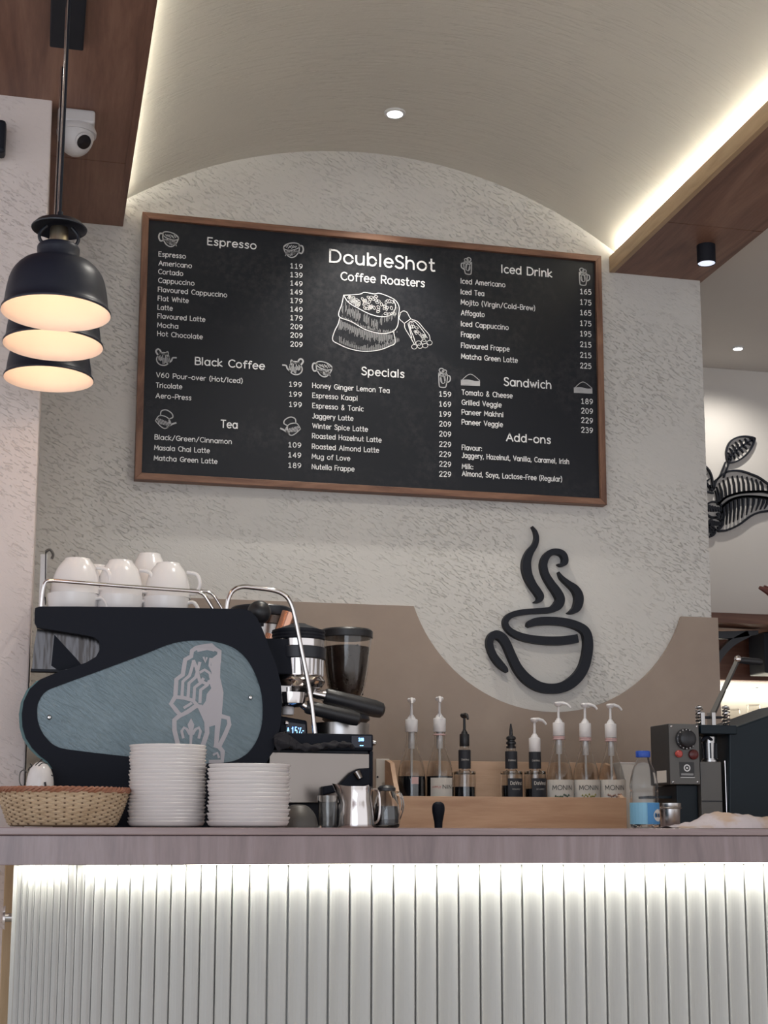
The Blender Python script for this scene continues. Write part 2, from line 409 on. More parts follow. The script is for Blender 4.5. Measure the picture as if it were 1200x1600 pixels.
# ------------------------------------------------------------------ menu board
bt = thing('menu_board', 'large black chalk menu board in a brown wooden frame hung on the plaster wall', 'sign', P(580, 770, WY))
FY = WY-.034; IY = WY-.022
xl = P(216.5, 540, FY).x; xr = P(944, 590, FY).x
zt = (P(222, 330, FY).z+P(941, 400, FY).z)/2; zb = (P(212, 749, FY).z+P(946, 788, FY).z)/2
fwid = .0185
mk('chalkboard', G().box(xl+.006, xr-.006, IY, WY-.002, zb+.006, zt-.006), M['board'], bt)
for nm, pl, mm in (('frame_rail', [(xl, zt), (xr, zt), (xr-fwid, zt-fwid), (xl+fwid, zt-fwid)], 'frame_wood'),
                   ('frame_rail', [(xl, zb), (xl+fwid, zb+fwid), (xr-fwid, zb+fwid), (xr, zb)], 'frame_wood'),
                   ('frame_stile', [(xl, zb), (xl, zt), (xl+fwid, zt-fwid), (xl+fwid, zb+fwid)], 'frame_wood_v'),
                   ('frame_stile', [(xr, zb), (xr-fwid, zb+fwid), (xr-fwid, zt-fwid), (xr, zt)], 'frame_wood_v')):
    mk(nm, G().prism(pl, FY, WY), M[mm], bt, bevel=.0012)
# single-stroke rounded chalk alphabet: cap height 1, x-height .70; e = ellipse arc, p = polyline, c = smooth curve
def E_(cx, cy, rx, ry, a=0, b=360): return ('e', cx, cy, rx, ry, a, b)
xo = .29; xr_ = .36
GL = {
'A': (.86, [('p', (0,0),(.40,1),(.80,0)), ('p', (.15,.34),(.65,.34))]), 'B': (.66, [('p', (0,0),(0,1),(.3,1)), ('c', (.3,1),(.52,.92),(.52,.62),(.3,.54)), ('p', (0,.54),(.3,.54)), ('c', (.3,.54),(.6,.45),(.6,.1),(.3,0)), ('p', (.3,0),(0,0))]),
'C': (.80, [E_(.46,.5,.44,.5,48,312)]), 'D': (.84, [('p', (0,0),(0,1),(.3,1)), E_(.30,.5,.46,.5,-90,90), ('p', (.3,0),(0,0))]),
'E': (.60, [('p', (.52,1),(0,1),(0,0),(.52,0)), ('p', (0,.52),(.44,.52))]), 'F': (.56, [('p', (.52,1),(0,1),(0,0)), ('p', (0,.52),(.42,.52))]),
'G': (.88, [E_(.46,.5,.44,.5,48,340), ('p', (.88,.34),(.88,.46),(.52,.46))]), 'H': (.76, [('p', (0,0),(0,1)), ('p', (.66,0),(.66,1)), ('p', (0,.52),(.66,.52))]),
'I': (.20, [('p', (.05,0),(.05,1))]), 'J': (.46, [('c', (.36,1),(.36,.3),(.3,.05),(.12,-.02),(-.04,.08))]), 'K': (.68, [('p', (0,0),(0,1)), ('p', (.56,1),(.03,.46),(.6,0))]),
'L': (.54, [('p', (0,1),(0,0),(.48,0))]), 'M': (.92, [('p', (0,0),(.06,1),(.42,.28),(.78,1),(.84,0))]), 'N': (.78, [('p', (0,0),(0,1),(.66,0),(.66,1))]),
'O': (.98, [E_(.46,.5,.45,.5)]), 'P': (.62, [('p', (0,0),(0,1),(.28,1)), ('c', (.28,1),(.58,.92),(.58,.54),(.28,.44)), ('p', (.28,.44),(0,.44))]),
'R': (.66, [('p', (0,0),(0,1),(.28,1)), ('c', (.28,1),(.56,.92),(.56,.56),(.28,.46)), ('p', (0,.46),(.28,.46),(.58,0))]),
'S': (.62, [('c', (.52,.86),(.38,1),(.14,.98),(.03,.78),(.14,.58),(.40,.46),(.55,.28),(.46,.05),(.22,-.01),(.0,.12))]), 'T': (.70, [('p', (0,1),(.64,1)), ('p', (.32,1),(.32,0))]),
'V': (.78, [('p', (0,1),(.36,0),(.72,1))]), 'W': (1.12, [('p', (0,1),(.26,0),(.53,.92),(.80,0),(1.06,1))]), 'U': (.78, [('c', (0,1),(0,.35),(.12,.05),(.34,0),(.56,.05),(.66,.35),(.66,1))]),
'a': (.70, [E_(xo,.35,xo,xr_), ('p', (.60,.70),(.60,0))]), 'b': (.72, [E_(.33,.35,xo,xr_), ('p', (0.02,1),(0.02,0))]), 'c': (.58, [E_(.32,.35,.31,xr_,50,310)]),
'd': (.72, [E_(xo,.35,xo,xr_), ('p', (.60,1),(.60,0))]), 'e': (.66, [('p', (.03,.37),(.60,.37)), E_(.31,.35,.30,xr_,3,315)]), 'f': (.42, [('c', (.42,.97),(.26,1),(.16,.88),(.15,.7)), ('p', (.15,.7),(.15,0)), ('p', (0,.66),(.36,.66))]),
'g': (.70, [E_(xo,.35,xo,xr_), ('p', (.60,.70),(.60,.02)), ('c', (.60,.02),(.56,-.22),(.3,-.32),(.06,-.20))]), 'h': (.66, [('p', (0,0),(0,1)), ('c', (0,.42),(.14,.66),(.38,.70),(.52,.52),(.54,.3)), ('p', (.54,.34),(.54,0))]),
'i': (.18, [('p', (.03,0),(.03,.70)), ('p', (.03,.88),(.03,.96))]), 'j': (.26, [('c', (.13,.70),(.13,.0),(.08,-.2),(-.10,-.27)), ('p', (.13,.88),(.13,.96))]), 'k': (.56, [('p', (0,0),(0,1)), ('p', (.44,.68),(.02,.30),(.5,0))]),
'l': (.18, [('p', (.03,0),(.03,1))]), 'm': (.98, [('p', (0,0),(0,.70)), ('c', (0,.44),(.12,.66),(.30,.70),(.42,.54),(.43,.34)), ('p', (.43,.36),(.43,0)), ('c', (.43,.44),(.55,.66),(.73,.70),(.85,.54),(.86,.34)), ('p', (.86,.36),(.86,0))]),
'n': (.66, [('p', (0,0),(0,.70)), ('c', (0,.42),(.14,.66),(.38,.70),(.52,.52),(.54,.3)), ('p', (.54,.34),(.54,0))]), 'o': (.72, [E_(.32,.35,.32,xr_)]),
'p': (.72, [E_(.33,.35,xo,xr_), ('p', (.02,.70),(.02,-.30))]), 'r': (.40, [('p', (0,0),(0,.70)), ('c', (0,.40),(.08,.60),(.22,.70),(.36,.67))]),
's': (.50, [('c', (.42,.60),(.28,.71),(.10,.67),(.05,.52),(.18,.40),(.36,.30),(.40,.14),(.26,0),(.0,.07))]), 't': (.42, [('p', (.14,.98),(.14,.18)), ('c', (.14,.18),(.2,.02),(.38,.03)), ('p', (0,.68),(.34,.68))]),
'u': (.66, [('c', (0,.70),(0,.25),(.1,.04),(.27,0),(.44,.06),(.54,.28),(.54,.70)), ('p', (.54,.7),(.54,0))]), 'v': (.58, [('p', (0,.70),(.25,0),(.50,.70))]), 'w': (.82, [('p', (0,.70),(.20,0),(.38,.62),(.57,0),(.76,.70))]),
'y': (.58, [('p', (0,.70),(.27,.04)), ('p', (.52,.70),(.16,-.30))]), 'z': (.54, [('p', (0,.69),(.44,.69),(.0,.0),(.46,0))]),
'0': (.74, [E_(.32,.5,.30,.5)]), '1': (.74, [('p', (.10,.80),(.34,1),(.34,0)), ('p', (.10,0),(.56,0))]), '2': (.74, [('c', (.04,.78),(.14,.98),(.42,1.02),(.58,.82),(.50,.55),(.04,.0)), ('p', (.04,0),(.62,0))]),
'3': (.74, [('c', (.06,.92),(.3,1.02),(.54,.88),(.5,.64),(.28,.54)), ('c', (.28,.54),(.56,.46),(.6,.16),(.36,-.01),(.04,.06))]), '4': (.74, [('p', (.46,0),(.46,1),(.02,.28),(.62,.28))]),
'5': (.74, [('p', (.54,1),(.12,1),(.09,.56)), ('c', (.09,.56),(.36,.66),(.58,.5),(.56,.16),(.32,-.01),(.04,.06))]), '6': (.74, [E_(.33,.31,.28,.31), ('c', (.50,.98),(.22,.82),(.07,.52),(.05,.30))]),
'7': (.74, [('p', (.04,1),(.60,1),(.24,0))]), '8': (.74, [E_(.32,.75,.23,.25), E_(.32,.26,.28,.27)]), '9': (.74, [E_(.31,.69,.28,.31), ('c', (.14,.02),(.42,.18),(.57,.48),(.59,.70))]),
'-': (.56, [('p', (.06,.38),(.46,.38))]), '/': (.62, [('p', (0,-.08),(.52,1.05))]), '(': (.34, [('c', (.24,1.1),(.06,.75),(.06,.2),(.24,-.15))]), ')': (.34, [('c', (0,1.1),(.18,.75),(.18,.2),(0,-.15))]),
':': (.2, [('p', (.04,.02),(.04,.10)), ('p', (.04,.52),(.04,.60))]), ',': (.22, [('p', (.08,.08),(.0,-.16))]), '&': (.80, [('c', (.62,.0),(.2,.62),(.2,.92),(.4,.98),(.5,.8),(.1,.34),(.1,.06),(.34,-.02),(.62,.36))]), ' ': (.42, []),
"'": (.2, [('p', (.05,1),(.05,.75))]), '^': (.5, [('p', (0,.4),(.2,1),(.4,.4))])}
def chalk_strokes(s):
    x = 0; out = []
    for ch in s:
        wd, sts = GL[ch]
        for st in sts:
            if st[0] == 'e':
                _, cx, cy, rx, ry, a, b = st; n = max(6, int(abs(b-a)/22)); pts = [(cx+rx*math.cos(math.radians(a+(b-a)*i/n)), cy+ry*math.sin(math.radians(a+(b-a)*i/n))) for i in range(n+1)]
            elif st[0] == 'c': pts = cr(list(st[1:]), 4)
            else: pts = list(st[1:])
            out.append([(x+a, b) for a, b in pts])
        x += wd+.16
    return out
def write(s, x0, y0, x1, cap, Y, mt, parent, name='lettering', off=.018, wid=1.15):
    """one line of chalk lettering from pixel x0 (baseline y0) to pixel column x1, cap height in px, laid on the plane Y"""
    st = chalk_strokes(s); xs = [a for t in st for a, b in t]; mnx, mxx = min(xs), max(xs)
    p = P(x0, y0, Y); q = P(x1, y0, Y); k = mpp(x0, y0, Y); W_ = wid*k
    sx = (q.x-p.x-W_)/max(mxx-mnx, .05) if mxx-mnx > .05 else k*cap; sz = cap*k-W_*.6
    g = G()
    for i, t in enumerate(st):
        pts = []
        for j, (a, b) in enumerate(t):      # corners get a doubled point so the stroke keeps its width
            pts.append((p.x+W_/2+(a-mnx)*sx, p.z+W_*.3+b*sz, W_))
        if len(pts) < 6:
            for u, v in zip(pts[:-1], pts[1:]): flat_strip(g, [u, v], Y-.00002*i)
        else: flat_strip(g, pts, Y-.00002*i)
    return mk(name, g, mt, parent)
TY = IY-.0012
heads = [('Espresso',323.6,382.7,401,12.8),('Black Coffee',304.2,569.9,414.2,12.8),('Tea',344.4,668.2,371.4,12.8),
 ('DoubleShot',514.2,409.6,680.4,21),('Coffee Roasters',532,437.5,663.8,13.4),('Specials',564.5,585.8,632,13),
 ('Iced Drink',783.3,426.3,863,13),('Sandwich',787,602.5,861.4,13),('Add-ons',790.6,689.2,860.8,12.5)]
for s, a, b, c, h in heads: write(s, a, b, c, h, TY, M['chalk'], bt, wid=2.9 if h > 20 else 1.9)
rows = [('Espresso',247.5,400.5,290.5),('Americano',247.5,414.6,300),('Cortado',247,427.9,286.4),('Cappuccino',247,441.6,304),
 ('Flavoured Cappuccino',246.5,455.7,355),('Flat White',246.3,469.7,295),('Latte',246,483.7,270),('Flavoured Latte',245.8,497.2,321),
 ('Mocha',245.5,511.3,278.6),('Hot Chocolate',245.5,524.8,317),
 ('V60 Pour-over (Hot/Iced)',243.8,589.5,379.2),('Tricolate',243.3,605.4,284.9),('Aero-Press',243,621.8,299),
 ('Black/Green/Cinnamon',241.4,686.6,362.2),('Masala Chai Latte',240.7,703,328),('Matcha Green Latte',240.2,719.2,340),
 ('Honey Ginger Lemon Tea',487.8,605.9,608.7),('Espresso Kaapi',487.8,621.5,558.4),('Espresso & Tonic',487.8,637.5,568.2),
 ('Jaggery Latte',487.8,653.6,552.3),('Winter Spice Latte',487.8,669.2,575),('Roasted Hazelnut Latte',487.4,684.8,596.3),
 ('Roasted Almond Latte',487.2,701.2,592.4),('Mug of Love',487,716.8,547.4),('Nutella Frappe',487,733,554),
 ('Iced Americano',719.8,442.9,789.6),('Iced Tea',719.8,459.6,756.7),('Mojito (Virgin/Cold-Brew)',719.8,475.8,836),
 ('Affogato',720.2,492.5,757.3),('Iced Cappuccino',720.2,509.6,794.8),('Frappe',720.2,526.3,750),('Flavoured Frappe',720.2,543.5,796.3),
 ('Matcha Green Latte',720.4,560.4,809),
 ('Tomato & Cheese',721.2,616.8,801),('Grilled Veggie',721.2,632.4,783.9),('Paneer Makhni',721.2,647.6,786.2),('Paneer Veggie',721.2,663.2,786),
 ('Flavour:',721.4,703,753),('Jaggery, Hazelnut, Vanilla, Caramel, Irish',721.4,715.2,889),('Milk:',721.6,732.5,739.4),
 ('Almond, Soya, Lactose-Free (Regular)',721.6,743.8,878)]
for s, a, b, c in rows: write(s, a, b, c, 8.2, TY, M['chalk'], bt)
cols = [(453.6,472.7,['119','139','149','149','179','149','179','209','209','209'],[418.9,432.7,446,459.5,473.1,486.6,500.1,513.7,527.2,541.2]),
 (451.7,471.5,['199']*3,[603.9,619.4,635.4]),(450.5,470.5,['109','149','189'],[698.7,714.4,730.6]),
 (686.2,704.9,['159','169','199','209','209','229','229','229','229'],[619.3,634.9,650.5,666.1,681.7,697.8,713.4,728.8,744.4]),
 (906.5,924,['165','175','165','175','195','215','215','225'],[459.2,475.8,492.1,508.8,525.2,541.9,558.5,575.2]),
 (908.2,926.4,['189','209','229','239'],[630.7,645.8,660.6,675.7])]
for a, c, vals, ys in cols:
    for s, b in zip(vals, ys): write(s, a, b, c, 8.2, TY, M['chalk'], bt, 'price')
def icon(strokes, cxp, cyp, sc, flip=False, wdt=.9, mt='chalk_dim', name='chalk_drawing', Y=None):
    Y = TY if Y is None else Y
    o = P(cxp, cyp, Y); k = mpp(cxp, cyp, Y)*sc; f = -1 if flip else 1; g = G()
    for st in strokes:
        wv = wdt
        if isinstance(st, tuple): wv, st = st
        pts = cr(st, 5) if len(st) > 2 else st
        flat_strip(g, [(o.x+f*x*k, o.z+z*k, wv*k/sc) for x, z in pts], Y)
    return mk(name, g, M[mt], bt)
rnd = random.Random(3)
def ell(cx, cz, a, b, n=14, rot=0, t0=0, t1=6.2832):
    return [(cx+a*math.cos(t)*math.cos(rot)-b*math.sin(t)*math.sin(rot), cz+a*math.cos(t)*math.sin(rot)+b*math.sin(t)*math.cos(rot)) for t in [t0+(t1-t0)*k/n for k in range(n+1)]]
cup = [(1.6, ell(.1, .35, .95, .42, rot=-.25)), (1.8, [(-.8, .5), (-.75, -.1), (-.35, -.75), (.2, -.95), (.7, -.6), (1.0, 0), (1.02, .15)]),
       (2.4, [(-.75, .5), (-1.1, .55), (-1.25, .1), (-1.05, -.35), (-.7, -.25)])]
cup += [(1.2, [(-.6+i*.17, -.05-i*.02+rnd.uniform(-.1, .1)), (-.25+i*.15, -.45-i*.03+rnd.uniform(-.2, .1))]) for i in range(8)]
cup += [(1.2, [(-.55+i*.16, -.2-i*.01), (-.15+i*.13, -.75+abs(i-3)*.08)]) for i in range(8)]
cup += [(1.2, [(-.5+i*.2, .45+rnd.uniform(-.1, .1)), (-.3+i*.2, .2+rnd.uniform(-.1, .1))]) for i in range(7)]
pot = [(1.8, ell(-.15, -.25, .75, .68)), (1.6, ell(-.1, .5, .45, .12)), (2.6, [(-.7, .2), (-1.0, .7), (-.75, 1.0), (-.45, .7), (-.6, .1)]),
       (2.4, [(.45, -.6), (.8, -.3), (.95, .05), (1.35, .1)]), (1.8, [(.25, .5), (.5, .2), (.4, -.1)]), (2.4, [(.2, .6), (.35, .75), (.4, .5)])]
pot += [(1.2, [(-.7+i*.16, rnd.uniform(-.1, .3)), (-.6+i*.15, rnd.uniform(-.8, -.3))]) for i in range(8)]
ket = [(1.5, [(-1.2, -.2), (-.8, .45), (-.2, .5), (.4, .2), (.7, -.5), (.1, -1.1), (-.5, -.9), (-1.2, -.2)]), (1.7, [(-.6, .5), (-.5, 1.1), (.1, 1.3), (.8, .9), (.95, .4), (.5, .1), (.55, -.4)]),
       (2.6, [(.3, -.9), (.9, -.5), (1.35, -.3)])]
ket += [(1.1, [(-1+i*.2, .2-i*.07), (-.75+i*.19, -.55-i*.03)]) for i in range(8)]
mug = [(1.5, [(-.5, .5), (-.45, -.9), (-.3, -1.15), (.2, -1.15), (.4, -.9), (.5, .45), (-.5, .5)]), (1.8, [(.5, .3), (.85, .2), (.85, -.3), (.45, -.6)]),
       (1.5, ell(-.15, .85, .28, .25)), (1.5, ell(.2, .75, .25, .2)), (1.1, ell(0, -.2, .3, .5)), (1.1, [(-.3, .3), (-.1, -.6)]), (1.1, [(.1, .35), (.25, -.6)]), (1.1, ell(0, .3, .4, .15))]
san = [(1.0, [(-1.1, -.1), (0, .75), (1.15, .05)])]+[(1.6, [(-1.15, -.1-i*.14), (-.3, -.02-i*.15), (.6, -.12-i*.12), (1.15, -.05-i*.13)]) for i in range(5)]
for st, x, y, s, fl in ((cup,265,373,13.5,False),(cup,457,390,13.5,True),(pot,257,559,13.5,False),(pot,460,573,13.5,True),(ket,258,656,12.5,False),(ket,455,667,12,True),
                  (cup,505,576,13.5,False),(mug,692,590,13,False),(mug,731,415,11.5,True),(mug,911,432,11.5,False),(san,735,594,12.5,False),(san,911,606,12,False)):
    icon(st, x, y, s, fl)
# coffee sack and scoop, drawn in crop pixels (6.667 per photo pixel, origin 510,450)
def sk(px, py): p = P(510+px/6.667, 450+py/6.667, TY); return p.x, p.z
kk = mpp(590, 500, TY)
def sack(strokes, wd, mt, name='chalk_drawing', y=TY):
    g = G()
    for st in strokes:
        pts = [sk(*q) for q in st]
        if len(pts) > 2: pts = cr(pts, 6)
        flat_strip(g, [(a, b, wd*kk) for a, b in pts], y)
    mk(name, g, M[mt], bt)
top = [(180,75),(340,65),(400,45),(500,62),(550,55),(640,85),(720,130),(758,200),(750,290)]
lipc = [(180,75),(230,150),(330,210),(450,270),(560,298),(650,290),(700,250),(722,190),(700,130)]
sack([top, lipc, [(180,75),(160,170),(128,265),(150,310),(260,350),(400,430),(540,470),(640,470),(710,440),(745,380),(752,280)],
      [(140,310),(120,380),(85,450),(65,540),(130,585),(250,635),(400,660),(550,645),(660,605),(715,570),(700,460)]], 1.2, 'chalk')
sack([[(770,270),(760,320),(810,370),(820,420),(880,520),(915,585)], [(770,260),(800,240),(840,255),(880,320),(950,350),(1020,430),(1070,490),(1080,540)],
      [(860,360),(890,345),(930,360),(1000,440),(1050,520)], [(860,360),(880,440),(905,500),(930,580)], [(810,370),(880,320)], [(850,370),(890,520)]], 1.0, 'chalk')
h = []
for i in range(64):
    t = i/63; x = 165+570*t; yb = 120+190*min(1, t*1.6)+rnd.uniform(0, 30) if t < .62 else 310-130*(t-.62)/.38+rnd.uniform(-10, 20)
    if rnd.random() < .75: h.append([(x, yb+rnd.uniform(0, 50)), (x-4, yb+60+rnd.uniform(20, 60))])
    yc = 320+150*math.sin(min(1, t*1.15)*math.pi/2)
    if rnd.random() < .8: h.append([(x, yc-rnd.uniform(15, 40)), (x, yc-5)])
    if t < .97: h.append([(x-30, yc+rnd.uniform(5, 18)), (x-34, yc+rnd.uniform(50, 115))])
    yd = 560+95*math.sin(t*math.pi)
    if t > .02: h.append([(x-50+70*t, yd-rnd.uniform(25, 70)), (x-50+70*t, yd-4)])
sack(h, .42, 'chalk_dim')
bn = []; bn2 = []
for i in range(70):
    x = rnd.uniform(235, 710); t = (x-200)/520; lo = 150+150*min(1, t*1.4); hi = 75+60*max(0, t-.6)*2.2
    y = rnd.uniform(hi+12, max(hi+20, lo-22)); r = rnd.uniform(0, 3)
    bn.append(ell(x, y, 19, 11, 8, r)); 
for i in range(16):
    t = rnd.random(); x = 880+t*140+rnd.uniform(0, 45); y = 375+t*150+rnd.uniform(-10, 60)
    bn2.append(ell(x, y, 17, 11, 8, rnd.uniform(0, 3)))
for x, y in ((915,612),(975,605),(1030,600),(1075,570),(960,575),(1015,560)): bn2.append(ell(x, y, 27, 24, 10))
sack(bn, .62, 'chalk'); sack(bn2, .62, 'chalk')

# ------------------------------------------------------------------ cup sign on wall
sg = thing('cup_wall_sign', 'black cut-out sign of a steaming coffee cup mounted on the plaster circle', 'sign', P(850, 1080, WY))
def cs(st, n=6, y0=WY-.022, y1=WY, Z=4.286, ox=720, oy=800, tri=False):
    o = []
    for x, y, wd in st:
        p = P(ox+x/Z, oy+y/Z, WY-.012); o.append((p.x, p.z, max(wd, 2)/Z*mpp(850, 950, WY-.012)))
    return cr(o, n)
stA = [(474,98,3),(497,135,18),(505,180,26),(492,225,34),(460,270,46),(440,320,54),(436,370,58),(448,430,56),(478,490,50),(510,535,48),(528,568,46),(518,595,30),(488,605,4)]
stB = [(645,350,3),(668,357,20),(692,340,38),(694,310,40),(676,280,40),(636,266,36),(595,276,40),(564,310,44),(551,360,46),(565,420,46),(600,480,50),(640,535,56),(663,585,58),(645,628,58),(600,655,40),(540,662,34),(450,668,34),(370,680,36),(315,705,38),(296,745,34),(320,790,36),(380,828,44),(460,850,48),(560,862,52),(680,862,54),(780,848,54),(835,830,50)]
stC = [(447,770,20),(462,750,42),(510,735,50),(600,731,50),(700,740,50),(780,765,52),(830,800,56),(848,860,60),(845,940,62),(820,1040,64),(770,1115,68),(695,1168,68),(610,1184,62),(520,1170,62),(440,1120,64),(380,1050,58),(340,970,54),(305,890,54),(275,845,56),(235,822,52),(200,840,46),(190,890,42),(215,960,42),(255,1015,44),(295,1055,30),(308,1075,6)]
stD = [(650,402,3),(672,440,22),(715,478,32),(760,515,48),(785,560,56),(785,610,56),(768,650,48),(735,672,26),(712,676,4)]
for nm, st, dy in (('steam', stA, 0), ('steam_and_rim', stB[:-1], .0012), ('cup_outline', stC, 0), ('steam', stD, 0)):
    mk(nm, G().ribbon(cs(st), WY-.022+dy, WY-.0003), M['black'], sg)

# ------------------------------------------------------------------ leaf mural on the back wall
lf = thing('leaf_wall_art', 'black cut-out artwork of a coffee branch with leaves and berries on the back wall beyond', 'artwork', P(1150, 840, BY))
def lp(x, y): return xz(1080+x/5.333, 660+y/5.333, BY-.012)
lk = mpp(1150, 760, BY)/5.333
def lst(pts, wd, n=5):
    pts = [lp(*p) for p in pts]
    pts = cr(pts, n) if len(pts) > 2 else pts
    return [(a, b, (wd if i not in (0, len(pts)-1) else wd*.6)*lk) for i, (a, b) in enumerate(pts)]
def lerp_curve(c, t):
    c = cr(c, 8); i = t*(len(c)-1); k = min(int(i), len(c)-2); f = i-k
    return tuple(c[k][j]*(1-f)+c[k+1][j]*f for j in (0, 1))
def leaf(name, up_, lo, rib, wdt, n, fill=.7, sides=(0, 1)):
    g = G(); g.ribbon(lst(up_, wdt), BY-.014, BY-.003); g.ribbon(lst(lo, wdt), BY-.014, BY-.003); g.ribbon(lst(rib, wdt*1.3), BY-.014, BY-.003)
    for i in range(1, n):
        t = i/n
        for edge, fr in [((up_, fill), (lo, fill))[q_] for q_ in sides]:
            a = lerp_curve(rib, max(0, t-.06)); b = lerp_curve(edge, t)
            c = tuple(a[j]*(1-fr)+b[j]*fr for j in (0, 1)); m_ = ((a[0]+c[0])/2+6, (a[1]+c[1])/2-4)
            g.ribbon([(x, z, w_*lk) for (x, z), w_ in zip([lp(*a), lp(*m_), lp(*c)], (wdt*1.2, wdt*.9, 3))], BY-.014, BY-.003)
    return mk(name, g, M['black'], lf)
leaf('leaf', [(305,315),(295,240),(320,170),(370,130),(450,115),(535,130)], [(305,315),(330,335),(400,315),(470,260),(515,190),(535,130)], [(305,315),(400,215),(535,130)], 11, 9)
lo2 = [(225,685),(290,625),(400,588),(520,577),(640,582),(800,640)]
leaf('leaf', [(190,560),(215,480),(300,412),(400,402),(500,430),(600,480),(800,640)], lo2, lo2, 13, 15, .78, (0,))
up3 = [(255,705),(335,645),(450,618),(600,625),(700,655),(820,740)]
leaf('leaf', up3, [(225,905),(300,897),(400,852),(520,768),(640,738),(820,740)], up3, 15, 16, .80, (1,))
leaf('leaf', [(-60,300),(40,330),(125,370),(170,440),(190,560)], [(-60,500),(30,560),(100,570),(190,590)], [(-60,400),(60,440),(185,570)], 12, 9)
g = G(); g.ribbon(lst([(290,325),(265,390),(235,455),(190,490)], 9), BY-.014, BY-.003); g.ribbon(lst([(318,335),(295,400),(275,460)], 9), BY-.014, BY-.003); mk('stem', g, M['black'], lf)
for bx_, by_, br in ((190,725,72),(205,845,56),(150,905,52)):
    g = G(); g.ribbon(lst(ell(bx_, by_, br, br*.9, 16), 13, 3), BY-.014, BY-.003); bo = mk('berry', g, M['black'], lf)
    for i in range(5):
        g = G(); q_ = -.62+i*.3
        g.ribbon(lst([(bx_+br*(q_-.25), by_-br*(.62-.1*i)), (bx_+br*q_, by_-br*.1), (bx_+br*(q_+.1), by_+br*.22)], 17), BY-.013, BY-.003); mk('berry_shading', g, M['black'], bo)
    g = G(); g.ribbon(lst(ell(bx_+br*.5, by_+br*.5, 6, 6, 6), 11, 2), BY-.013, BY-.003); mk('berry_eye', g, M['black'], bo)

# ------------------------------------------------------------------ upper shelf + lit lower shelf at right
SY0 = 4.62
shz0 = P(1150, 974, SY0).z; shz1 = P(1150, 958, SY0).z
ushelf = thing('wall_shelf', 'walnut shelf with black iron bracket and wooden back board right of the menu wall', 'shelf', (wall_r+.5, BY, shz0))
mk('shelf_board', G().box(wall_r+.002, 4.0, SY0, BY, shz0, shz1), M['walnut_x'], ushelf, bevel=.002)
bz = P(1150, 1063, BY-.02).z
mk('back_board', G().box(wall_r+.002, 4.0, BY-.03, BY, bz, shz0), M['walnut_x'], ushelf)
g = G(); ya, yb = SY0+.1, SY0+.135
g.prism(poly([(1090, 987), (1185, 985), (1185, 991), (1150, 997), (1090, 998)], ya), ya, yb)
mk('bracket_arm', g, M['black_metal'], ushelf)
g = G(); cl = cr([xz(1170, 990, ya)+(0,), xz(1145, 1004, ya)+(0,), xz(1126, 1024, ya)+(0,), xz(1112, 1050, ya)+(0,), xz(1100, 1078, ya)+(0,)], 6)
g.ribbon([(x, z, .024) for x, z, _ in cl], ya, yb); mk('bracket_brace', g, M['black_metal'], ushelf)
p1 = P(1190, 1015, SY0+.2); mk('speaker_box', G().box(p1.x, p1.x+.16, SY0+.18, SY0+.3, P(1190, 1052, SY0+.2).z, shz0), M['black'], ushelf, bevel=.004)
us2 = thing('light_strip', 'bright warm light strip fixed under the back board of the right hand shelf', 'light', (wall_r+.6, BY-.05, bz-.012))
ledz = P(1150, 1077, BY-.03).z
mk('diffuser', G().box(wall_r+.01, 4.0, BY-.022, BY-.010, ledz-.006, ledz+.006), M['led'], us2)
o = area('shelf_light', (wall_r+.8, BY-.04, ledz), (wall_r+.8, BY-.04, -5), 1.9, .02, 1.1, (1, .93, .68)); o.parent = us2; o.location = Vector((wall_r+.8, BY-.04, ledz-.01))-us2.location
g = G(); g.tube(cr([P(1128, 1074, BY-.04), P(1150, 1078, BY-.04), P(1165, 1078, BY-.04), P(1185, 1074, BY-.04)], 4), .0015, 5); mk('wire', g, M['black'], us2)
lsz = P(1150, 1131, SY0+.2).z
ls = tag(mk('glass_shelf', G().box(wall_r+.002, 4.0, SY0+.08, BY, lsz-.025, lsz), M['walnut_x'], bevel=.002), 'lower wooden shelf holding upturned glasses behind the sealing machine', 'shelf')
def tumbler(c, rb, rt_, h, name, label, group=None, up_=True):
    prof = [(rb, 0), (rt_, h), (rt_-.0018, h), (rb-.002, .004), (0, .004)]
    if not up_: prof = [(r, h-z) for r, z in prof]
    g = G(); g.lathe(c, prof, 28, cap1=False); return tag(mk(name, g, M['glass'], smooth=True, origin=c), label, 'glass', group)
for a, b, yy, lb in ((1135, 1159, 1108, 'upturned clear tumbler partly hidden behind the right spring of the sealing machine'), (1165, 1191, 1101, 'upturned clear tumbler standing alone on the lit shelf at the right edge')):
    q = P((a+b)/2, 1128, SY0+.2); hh = P((a+b)/2, yy, SY0+.2).z-lsz; ww = (b-a)/2*mpp((a+b)/2, 1120, SY0+.2)
    tumbler((q.x, SY0+.2, lsz), ww*.72, ww, hh, 'tumbler', lb, 'upturned tumblers on the lit shelf', up_=False)
